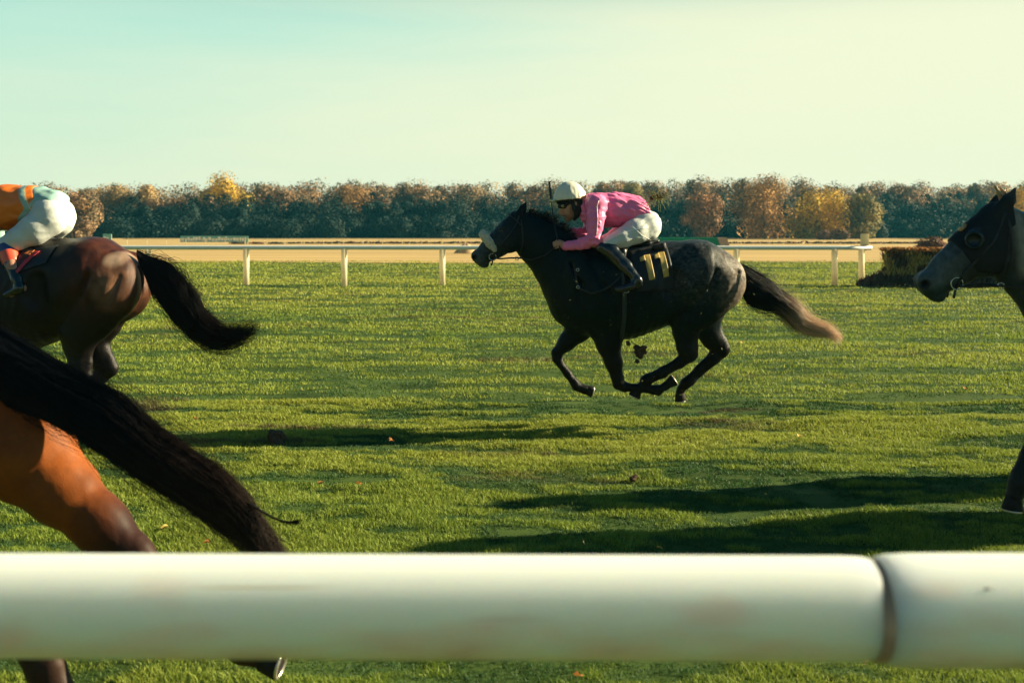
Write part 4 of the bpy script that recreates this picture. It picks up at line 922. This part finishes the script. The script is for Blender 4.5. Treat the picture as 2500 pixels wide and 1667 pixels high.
# jockey in orange
def jockey_bay():
    root = set_tag(empty('person', RB, AB), 'jockey in orange vest with silver stripes riding the bay at the left edge', 'person')
    def B(x, p, r, w_=None, y=0):
        k = SB/U
        if y < 0: x = 1250+(x-1250)*(1+(y/k/U)/DB)
        X, P = bf(x, p); return (X, P, r/k, (w_ or r)/k, y/k)
    b = SDF()
    hd = lambda x, p: (x-88, p-16)
    b.chain([B(-160, 520, 20, 16), B(-120, 520, 22, 20), B(-80, 520, 36, 40)], 8); b.ell(*bf(-185, 505), 0, 24, 26, 19, 0, 6); b.ell(*bf(-200, 528), 0, 15, 19, 14, 0, 6)
    b.chain([B(-85, 520, 40, 48), B(0, 512, 42, 46), B(70, 500, 30, 36), B(110, 515, 26, 32)], 10)
    for sd_ in (-1, 1):
        b.chain([B(-85, 510, 20, 20, sd_*55), B(-90, 600, 15, 15, sd_*72), B(-175, 612, 9, 9, sd_*45)], 6)
        X, P = bf(-190, 610); fist(b, X, P, sd_*36, 0, sd_)
        b.chain([B(118, 538, 24, 22, sd_*28), B(70, 566, 20, 18, sd_*50), B(8, 594, 12, 12, sd_*70), B(30, 650, 13, 13, sd_*90), B(60, 700, 9, 9, sd_*105), B(30, 715, 8, 10, sd_*105)], 6)
    sdf_obj('body', b, m_skin, root, 2.0)
    def wv(x, y, p): return vn((x+p)*.5, y*.5, p-x*.3, 10, 81)*1.9+vn(x*.4+p, y*.3, p*.3, 5, 84)*.8
    j = SDF(); j.chain([B(-110, 512, 30, 32), B(-80, 516, 48, 54), B(0, 506, 56, 56), B(60, 500, 47, 48), B(90, 500, 42, 46)], 14)
    kx, kp = bf(52, 450); 
    def cv(x, y, p):
        bx = 345+(x-1808)*SB/U; bp = 557-12+(p-557)*SB/U
        c = np.tile(np.array([.85, .20, .025]), (len(x), 1)).astype(np.float32); s1 = bx-20-(bp-450)*.5
        silver = (s1 > 25) & (s1 < 39); pipe = (s1 >= 39) & (s1 < 41)
        sash = (np.abs((bp-505)-(86-bx)*1.1) < 8); c[silver | sash] = [.30, .48, .44]; c[pipe] = [.8, .6, .3]
        return c
    vo = sdf_obj('vest', j, mat('orange_satin', vcol=True, rough=.38, spec=.5), root, 2.0, cv, wv, cut=lambda x, y, p: (345+(x-1808)*SB/U)-(76+(545+(p-557)*SB/U-450)*.55))
    j = SDF(); j.chain([B(-85, 516, 42, 48), B(0, 506, 48, 49), B(60, 497, 42, 44), B(118, 500, 36, 42)], 14); j.chain([B(90, 484, 26, 36), B(130, 488, 20, 36)], 10)
    for sd_ in (-1, 1): j.chain([B(-85, 510, 26, 24, sd_*55), B(-90, 598, 18, 18, sd_*72)], 8); j.chain([B(-90, 600, 18, 18, sd_*72), B(-172, 612, 12, 11, sd_*46)], 5)
    sdf_obj('jersey', j, mat('teal_jersey', (.30, .50, .46), .4, .5, noise=.1, nscale=12), root, 2.0, disp=wv)
    q = SDF(); q.chain([B(104, 512, 37, 44), B(118, 530, 40, 42)], 12); q.ell(*bf(122, 524), 22, 31, 34, 26, 0, 12, mirror=True)
    for sd_ in (-1, 1): q.chain([B(116, 538, 40, 32, sd_*27), B(76, 563, 36, 30, sd_*44), B(36, 584, 27, 25, sd_*60), B(8, 596, 21, 20, sd_*70)], 9)
    qo = sdf_obj('breeches', q, MATS['white_breeches'], root, 1.8, disp=lambda x, y, p: np.clip(vn((x*.6+p)*1.3, y*.5, (x-p)*.2, 9, 82), -.2, 1)*1.3+rid((x*.5+p), y*.4, (x-p)*.3, 14, 85)*.8-.3)
    for sd_ in (-1, 1):
        k = SDF(); k.chain([B(8, 604, 23, 21, sd_*72), B(12, 612, 23, 21, sd_*73)], 4); kb = sdf_obj('knee_band', k, mat('blue_band', (.02, .06, .22), .5), root, 1.8)
        k = SDF(); k.chain([B(14, 618, 23, 21, sd_*74), B(22, 636, 21, 19, sd_*80)], 4); sdf_obj('boot_top', k, mat('red_boot_top', (.75, .10, .05), .35, coat=.3), root, 1.8)
        k = SDF(); k.chain([B(22, 640, 18, 17, sd_*82), B(45, 680, 15, 14, sd_*98), B(56, 700, 12, 12, sd_*106), B(20, 716, 9, 12, sd_*106)], 5); sdf_obj('boot', k, MATS['boot_leather'], root, 1.8)
    k = SDF(); k.ell(*bf(-188, 498), 0, 33, 33, 27); sdf_obj('helmet', k, mat('orange_helmet', (.8, .25, .05), .4), root, 2, cut=lambda x, y, p: p-bf(0, 505)[1])
    return root
JB = jockey_bay(); JB.location.x -= .035

# ================================================================== near chestnut horse (left foreground)
SN = 650.0
RN = ((-75-1250)/SN-(1805-1600)/U, F/SN, 0)
def nt(x, p): return nf(x+(x+75)*.085, p)
def nf(x, p): return 1805+(x+75)/(SN/U), 557+(p-557)/(SN/U)
def col_near(x, y, p):
    n1 = vn(x, y, p, 18, 36); c = np.tile(np.array([.215, .058, .011]), (len(x), 1)).astype(np.float32); c *= (1+.2*n1[:, None])
    c = lerp(c, np.array([.030, .011, .009]), np.clip((x-1915)/50, 0, 1)); low_ = np.clip((p-862)/30, 0, 1); c = lerp(c, np.array([.035, .018, .013]), low_)
    c = lerp(c, np.array([.04, .017, .01]), np.clip((1790-x)/30, 0, 1)*.5)
    return c
RN, AN = turned(RN, 1800, -10)
near = set_tag(empty('racehorse', RN, AN), 'chestnut racehorse with a huge black tail filling the lower left foreground', 'horse')
LE = [([(1740, 705, 72, 40, 28), (1792, 738, 62, 44, 29), (1848, 786, 50, 44, 27), (1892, 824, 34, 31, 25), (1936, 858, 27, 22, 24), (1972, 888, 22, 17, 24)], 14),
      ([(1935, 846, 12, 9, 24), (1979, 878, 9, 8, 24), (1991, 892, 10, 9, 24)], 8),
      ([(1976, 894, 18, 15, 24), (2002, 918, 14, 12, 24), (2050, 953, 12.5, 10, 24), (2088, 973, 13, 11, 24), (2104, 979, 11, 10, 24)], 7)]
LP = [([(1735, 705, 72, 34, -28), (1742, 750, 58, 32, -30), (1756, 800, 38, 26, -28), (1782, 845, 26, 20, -26), (1800, 868, 23, 16, -25)], 14),
      ([(1802, 872, 20, 15, -25), (1850, 925, 16, 13, -25), (1895, 968, 17, 12, -25), (1906, 984, 21, 15, -25)], 7),
      ([(1907, 986, 19, 14, -25), (1918, 1004, 16, 13, -25), (1922, 1012, 18, 13, -25)], 5)]
s = horse_sdf(LE+LP+L_A()+L_B())
body = sdf_obj('body', s, mat('chestnut_coat', vcol=True, rough=.5, spec=.15, noise=.12, nscale=42, bump=.2, bscale=220), near, 2.3, col_near, veins); bvn = bvh_of(body)
hoof(near, 2108, 980, .97, .25, 24, 21, 11.5, 15); hoof(near, 1924, 1012, .3, 1, -25, 24, 16, 20); hoof(near, 1432, 955, .95, .28, 26, 18); hoof(near, 1628, 933, .80, -.52, -26, 17)
eyes(near, bvn); bridle(near, bvn)
mane(near, [(1287, 522), (1330, 533), (1375, 566), (1400, 585)], 700, 22, (.01, .01, .01), (.03, .02, .02), 14)
up = [nt(*q) for q in [(-70, 775), (0, 800), (77, 848), (184, 906), (237, 929), (306, 964), (344, 1002), (394, 1044), (459, 1080), (555, 1135), (612, 1200), (655, 1270), (725, 1365)]]
lw = [nt(*q) for q in [(-50, 900), (0, 965), (38, 983), (126, 1013), (214, 1059), (276, 1100), (350, 1148), (432, 1200), (500, 1248), (580, 1300), (628, 1346), (655, 1378), (675, 1400)]]
hair_tail('tail', up, lw, [16, 18, 19, 19, 19, 19, 18, 17, 15, 13, 12, 10, 8], 5500, near, (.004, .006, .009), (.030, .017, .014), .0010, .05, seed=8, tipfan=5, S=26, corek=.70, noise=2.5)
rg = np.random.default_rng(3); P_ = []
for i in range(40):
    c = np.array([nt(600, 1190), nt(640, 1215), nt(680, 1232), nt(712, 1228+rg.normal(0, 2))]); c = smooth_path(c, 14)+rg.normal(0, .5, (1, 2)); P_.append(loc3(c[:, 0], np.full(14, -6+rg.normal(0, 1.2)), c[:, 1]))
V, Fq = tubes(np.array(P_), np.tile(np.linspace(.0014, .0008, 14), (40, 1)), 3); mk('tail_wisp', V, Fq, MATS['hair'], near, np.full((len(V), 3), .012))

# ================================================================== hooded grey horse, right
SR = 464.0
RR = ((2234-1250)/SR-(1150-1600)/U, F/SR, -.03)
def rf(x, p): return 1150+(x-2234)/(SR/U), 622+(p-683)/(SR/U)
def col_grey(x, y, p):
    n1 = vn(x, y, p, 8, 37); n2 = vn(x, y, p, 3, 38); c = np.tile(np.array([.035, .042, .048]), (len(x), 1)).astype(np.float32)
    c = lerp(c, np.array([.085, .11, .118]), np.clip((1222-x)/30, 0, 1)*np.clip(.7+.35*n1+.3*n2, 0, 1)*(p < 700))
    c = lerp(c, np.array([.022, .04, .048]), np.clip((p-(632-(x-1150)*.25))/10, 0, 1)*(x < 1215)*.85)
    c = lerp(c, np.array([.26, .24, .20]), np.clip(1.3-np.abs(x-(1291+(p-560)*.10))/12, 0, 1)*np.clip((625-p)/20, 0, 1)*np.clip((p-520)/10, 0, 1)*.8)
    c = lerp(c, np.array([.012, .015, .018]), np.clip(1-np.hypot(x-1159, p-628)/9, 0, 1)*2); c = lerp(c, np.array([.012, .014, .017]), np.clip((p-760)/60, 0, 1))
    return c
grey = set_tag(empty('racehorse', RR), 'dapple grey racehorse in a black blinker hood entering at the right edge', 'horse')
LF = [([(1425, 770, 50, 26, -26), (1395, 796, 34, 21, -26), (1358, 806, 22, 16, -26), (1328, 815, 16, 13, -26)], 14),
      ([(1325, 818, 15.5, 13, -26), (1316, 832, 14, 12, -26), (1299, 868, 11.5, 10, -26), (1287, 896, 12, 10, -26), (1283, 907, 14, 12, -26)], 5),
      ([(1283, 907, 12.5, 11, -26), (1279, 919, 11, 10, -26), (1278, 923, 12, 11, -26)], 5)]
s = horse_sdf(L_C()+L_D()+L_B(26)+LF)
body = sdf_obj('body', s, MATS['horse_coat'], grey, 2.0, col_grey, veins); bvr = bvh_of(body)
hoof(grey, 1553, 948, -.45, .9, -26); hoof(grey, 1664, 963, .10, 1, 26, 20); hoof(grey, 1628, 933, .80, -.52, 26, 17); hoof(grey, 1278, 923, -.12, 1, -26, 19)
br = bridle(grey, bvr, brow=False)
# hood: a shell over the head
hd_ = SDF(); hd_.chain([(1271, 547, 37, 24), (1250, 572, 40, 25), (1222, 590, 33.5, 21), (1200, 607, 28, 17.5)], 8); hd_.ell(1247, 588, 14, 29, 33, 15, 35, 5, mirror=True); hd_.chain([(1267, 526, 13, 8.5, 13), (1274, 512, 10, 7, 15)], 5, mirror=True)
def hcut(x, y, p): return np.maximum(np.maximum((p-562)*.62-(x-1187)*.9+8, (x-1283)), (p-612)-(x-1240)*.1)
ho = sdf_obj('blinker_hood', hd_, mat('hood_cloth', (.008, .010, .013), .7, .3, noise=.2, nscale=15), grey, 1.6, cut=hcut, disp=lambda x, y, p: vn(x, y, p, 10, 91)*.7)
for sd_ in (-1, 1):
    cp = SDF(); cp.ell(1225, 565, sd_*23, 14, 14, 11, -20, 3); cp.ell(1220, 566, sd_*31, 10.5, 10.5, 9, -20, 2, sub=True); sdf_obj('blinker_cup', cp, mat('cup_plastic', (.010, .018, .022), .35, .4), ho, 1.2)
bb = SDF(); bb.chain([(1219, 545, 2.2, 5, -6), (1213, 551, 2.4, 6, -4), (1219, 552, 2, 5, 6)], 2); sdf_obj('browband_knot', bb, mat('gold_leather', (.42, .25, .09), .5, noise=.5, nscale=60), ho, 1.1, disp=lambda x, y, p: vn(x, y, p, 3, 5)*1.4)
fl = SDF(); fl.chain([(1274, 512, 2.5, 8, 0), (1268, 500, 2, 6, -3), (1262, 490, 1.6, 3, -5)], 3); fl.chain([(1274, 512, 2.4, 5, 3), (1279, 498, 1.6, 3, 4), (1273, 492, 1.2, 2, 4)], 3)
sdf_obj('forelock_tie', fl, mat('tan_ribbon', (.34, .22, .11), .6), ho, 1.0, disp=lambda x, y, p: vn(x, y, p, 4, 6)*.6)
mane(grey, [(1290, 528), (1330, 533), (1375, 566), (1400, 585)], 1400, 15, (.010, .012, .014), (.03, .03, .03), 15, lean=(14, -6))
saddle(grey, bvr); drape('saddle_cloth', bvr, [(1531, 612), (1620, 592), (1637, 703), (1546, 706)], MATS['saddle_cloth_dark'], grey, off=2.4)
hair_tail('tail', [(1796, 640), (1878, 687), (1946, 738), (2002, 785), (2060, 818)], [(1806, 690), (1850, 748), (1922, 782), (1967, 816), (2050, 838)], [12, 30, 24, 18, 9], 500, grey, (.03, .03, .03), (.1, .1, .1), .003, .03, seed=9)

# riders and the horses just outside the right edge, whose long shadows cross the turf
jg = copy_tree(J11); jg.location = RR; jg['label'] = 'jockey on the hooded grey horse, outside the right edge'
for (dx, dy, lab, lab2) in ((4.2, 7.85, 'dark racehorse outside the right edge casting the upper long shadow', 'jockey outside the right edge casting the upper long shadow'),
                     (3.75, 6.85, 'dark racehorse outside the right edge casting the lower long shadow', 'jockey outside the right edge casting the lower long shadow')):
    for o in (H11, J11):
        c = copy_tree(o); c.location = (dx+1.67, dy, 0); c['label'] = lab if o is H11 else lab2
        c['group'] = 'runners outside the right edge'

# ------------------------------------------------------------------ small loose things
m_clod = mat('turf_clod_soil', (.075, .048, .032), .95, .1, noise=.5, nscale=60)
m_bl = mat('loose_grass', (.22, .24, .06), .6, trans=.3)
def clod(px, py, d, r, lab, seed, nbl=8, stretch=1.0):
    rg = np.random.default_rng(seed); root = set_tag(empty('turf_clod', (PX(px, d), d, PZ(py, d))), lab, 'turf clod', 'pieces of turf thrown up by the hooves')
    s = SDF(); k = r*U
    for i in range(7): a = rg.normal(0, .36, 3)*k*np.array([stretch, .8, .8]); s.ell(1600+a[0], 1043+a[1], a[2], k*rg.uniform(.25, .6), k*rg.uniform(.2, .5), k*.4, rg.uniform(0, 90), k*.12)
    sdf_obj('soil', s, m_clod, root, max(1.0, k/7), disp=lambda x, y, p: vn(x, y, p, k*.3, seed)*k*.16)
    P_ = []
    for i in range(nbl):
        a = rg.normal(0, 1, 3); a /= np.linalg.norm(a); q0 = a*r*.5; P_.append([q0+a*r*t_*2.2+np.array([0, 0, -r*t_*t_*rg.uniform(-1, 1)]) for t_ in np.linspace(0, 1, 6)])
    V, Fq = tubes(np.array(P_), np.tile(np.linspace(.0025, .001, 6), (nbl, 1)), 3); mk('grass_blades', V, Fq, m_bl, root)
clod(1563, 851, 9.5, .085, 'dark torn turf clod flying between the black horse\'s legs', 1, 6, 1.3)
clod(1556, 882, 9.4, .03, 'small dark crumb of turf just below the clod between the legs', 2, 3)
clod(1607, 482, 9.6, .042, 'flying clump of soil and yellow grass behind the pink jockey\'s back', 3, 60, 1.5)
clod(1545, 1168, 7.6, .035, 'tuft of dark grass with long blades flying above the upper shadow', 4, 9)
clod(1277, 1222, 6.9, .016, 'tiny brown crumb lying at the left tip of the upper shadow', 5, 2)
clod(668, 1066, 8.9, .11, 'brown soil clod in the centre horse\'s shadow, right of the big black tail', 6, 6, 1.2)
rg = np.random.default_rng(77)
m_lf = mat('dead_leaf', (.42, .17, .045), .7, .3, noise=.3, nscale=40, trans=.2); m_lf2 = mat('dead_leaf_yellow', (.55, .38, .10), .7, .3, noise=.3, nscale=40, trans=.2)
def leaf_mesh(m, nm, k=1):
    V = []; n = 14
    for i in range(n):
        a = 2*math.pi*i/n; r = (.55+.45*abs(math.cos(a*1.5)))*(1+.2*math.sin(5*a)); V.append((r*math.cos(a), r*.7*math.sin(a), .25*math.sin(a*2+k)+.1))
    V.append((0, 0, -.05)); V.append((0, 0, -.09)); Fm = [(i, (i+1) % n, n) for i in range(n)]
    o = mk(nm, V, Fm, m, None); return o
spots = [(403, 1288, .026, 'square golden leaf lying above the near rail, left of the black tail\'s tip', 1), (326, 1153, .026, 'brown leaf on the grass between the chestnut leg and the black tail', 0),
         (955, 1075, .022, 'orange leaf at the lower edge of the centre horse\'s shadow', 0), (786, 1178, .022, 'orange leaf right of the black tail, the left of two', 0), (877, 1181, .024, 'reddish leaf right of the black tail, the right of two', 0),
         (2357, 949, .030, 'orange leaf on the grass left of the grey horse\'s foreleg', 0), (1951, 1064, .026, 'tan leaf below the centre horse\'s hind hooves', 1), (412, 823, .034, 'yellow leaf on the grass under the bay horse\'s tail', 1),
         (480, 1022, .026, 'orange leaf above the black tail, near its middle', 0), (1811, 837, .026, 'pale leaf on the grass behind the centre horse\'s hind hock', 1), (1413, 1650, .022, 'brown leaf below the near rail', 0),
         (2110, 1620, .020, 'tan leaf below the near rail joint', 1), (505, 1325, .022, 'brown leaf just above the near rail beside the black tail', 0), (1610, 1338, .018, 'pale leaf in the lower shadow just above the near rail', 1), (1050, 880, .03, 'faint tan leaf on the grass left of the centre horse\'s forelegs', 1)]
for i, (px, py, r, lab, kk) in enumerate(spots):
    d = F*(EYE-.045)/(py-HOR); o = leaf_mesh(m_lf2 if kk else m_lf, 'fallen_leaf', i); r *= 1.35; o.scale = (r, r, r); o.location = (PX(px, d), d, .05); o.rotation_euler = (rg.uniform(-.5, .1), rg.uniform(-.5, .5), rg.uniform(0, 6))
    set_tag(o, lab, 'leaf', 'fallen leaves on the grass')
def flecks(name, n, x0, x1, y0, y1, d0, d1, lab, seed, s0=.004, s1=.012):
    rg = np.random.default_rng(seed); c = np.stack([rg.uniform(x0, x1, n), rg.uniform(y0, y1, n), rg.uniform(d0, d1, n)], 1)
    P = np.stack([(c[:, 0]-1250)*c[:, 2]/F, c[:, 2], EYE-(c[:, 1]-HOR)*c[:, 2]/F], 1)
    a = rg.normal(0, 1, (n, 3)); a /= np.linalg.norm(a, axis=1, keepdims=True); b = np.cross(a, rg.normal(0, 1, (n, 3))); b /= np.linalg.norm(b, axis=1, keepdims=True); s = rg.uniform(s0, s1, n)[:, None]
    V = np.stack([P-a*s, P+b*s*.22, P+a*s, P-b*s*.22], 1).reshape(-1, 3)
    mk(name, V, np.arange(4*n).reshape(-1, 4), m_bl, None, smooth=False)['kind'] = 'stuff'
flecks('grass_clippings', 170, 1320, 1860, 640, 1010, 9.0, 9.35, '', 1)
flecks('grass_clippings', 60, 700, 2480, 1000, 1330, 5.0, 6.5, '', 2, .006, .014)

# ------------------------------------------------------------------ air between here and the wood
m = bpy.data.materials.new('haze_air'); m.use_nodes = True; n = m.node_tree.nodes; n.remove(n['Principled BSDF'])
pv = n.new('ShaderNodeVolumePrincipled'); pv.inputs['Density'].default_value = .00030; pv.inputs['Color'].default_value = (.08, .55, .75, 1); pv.inputs['Anisotropy'].default_value = .2
m.node_tree.links.new(pv.outputs[0], n['Material Output'].inputs['Volume'])
hz = box_obj('haze', (-420, -20, -1.2), (420, 420, 32), m, None, 0); hz['kind'] = 'stuff'
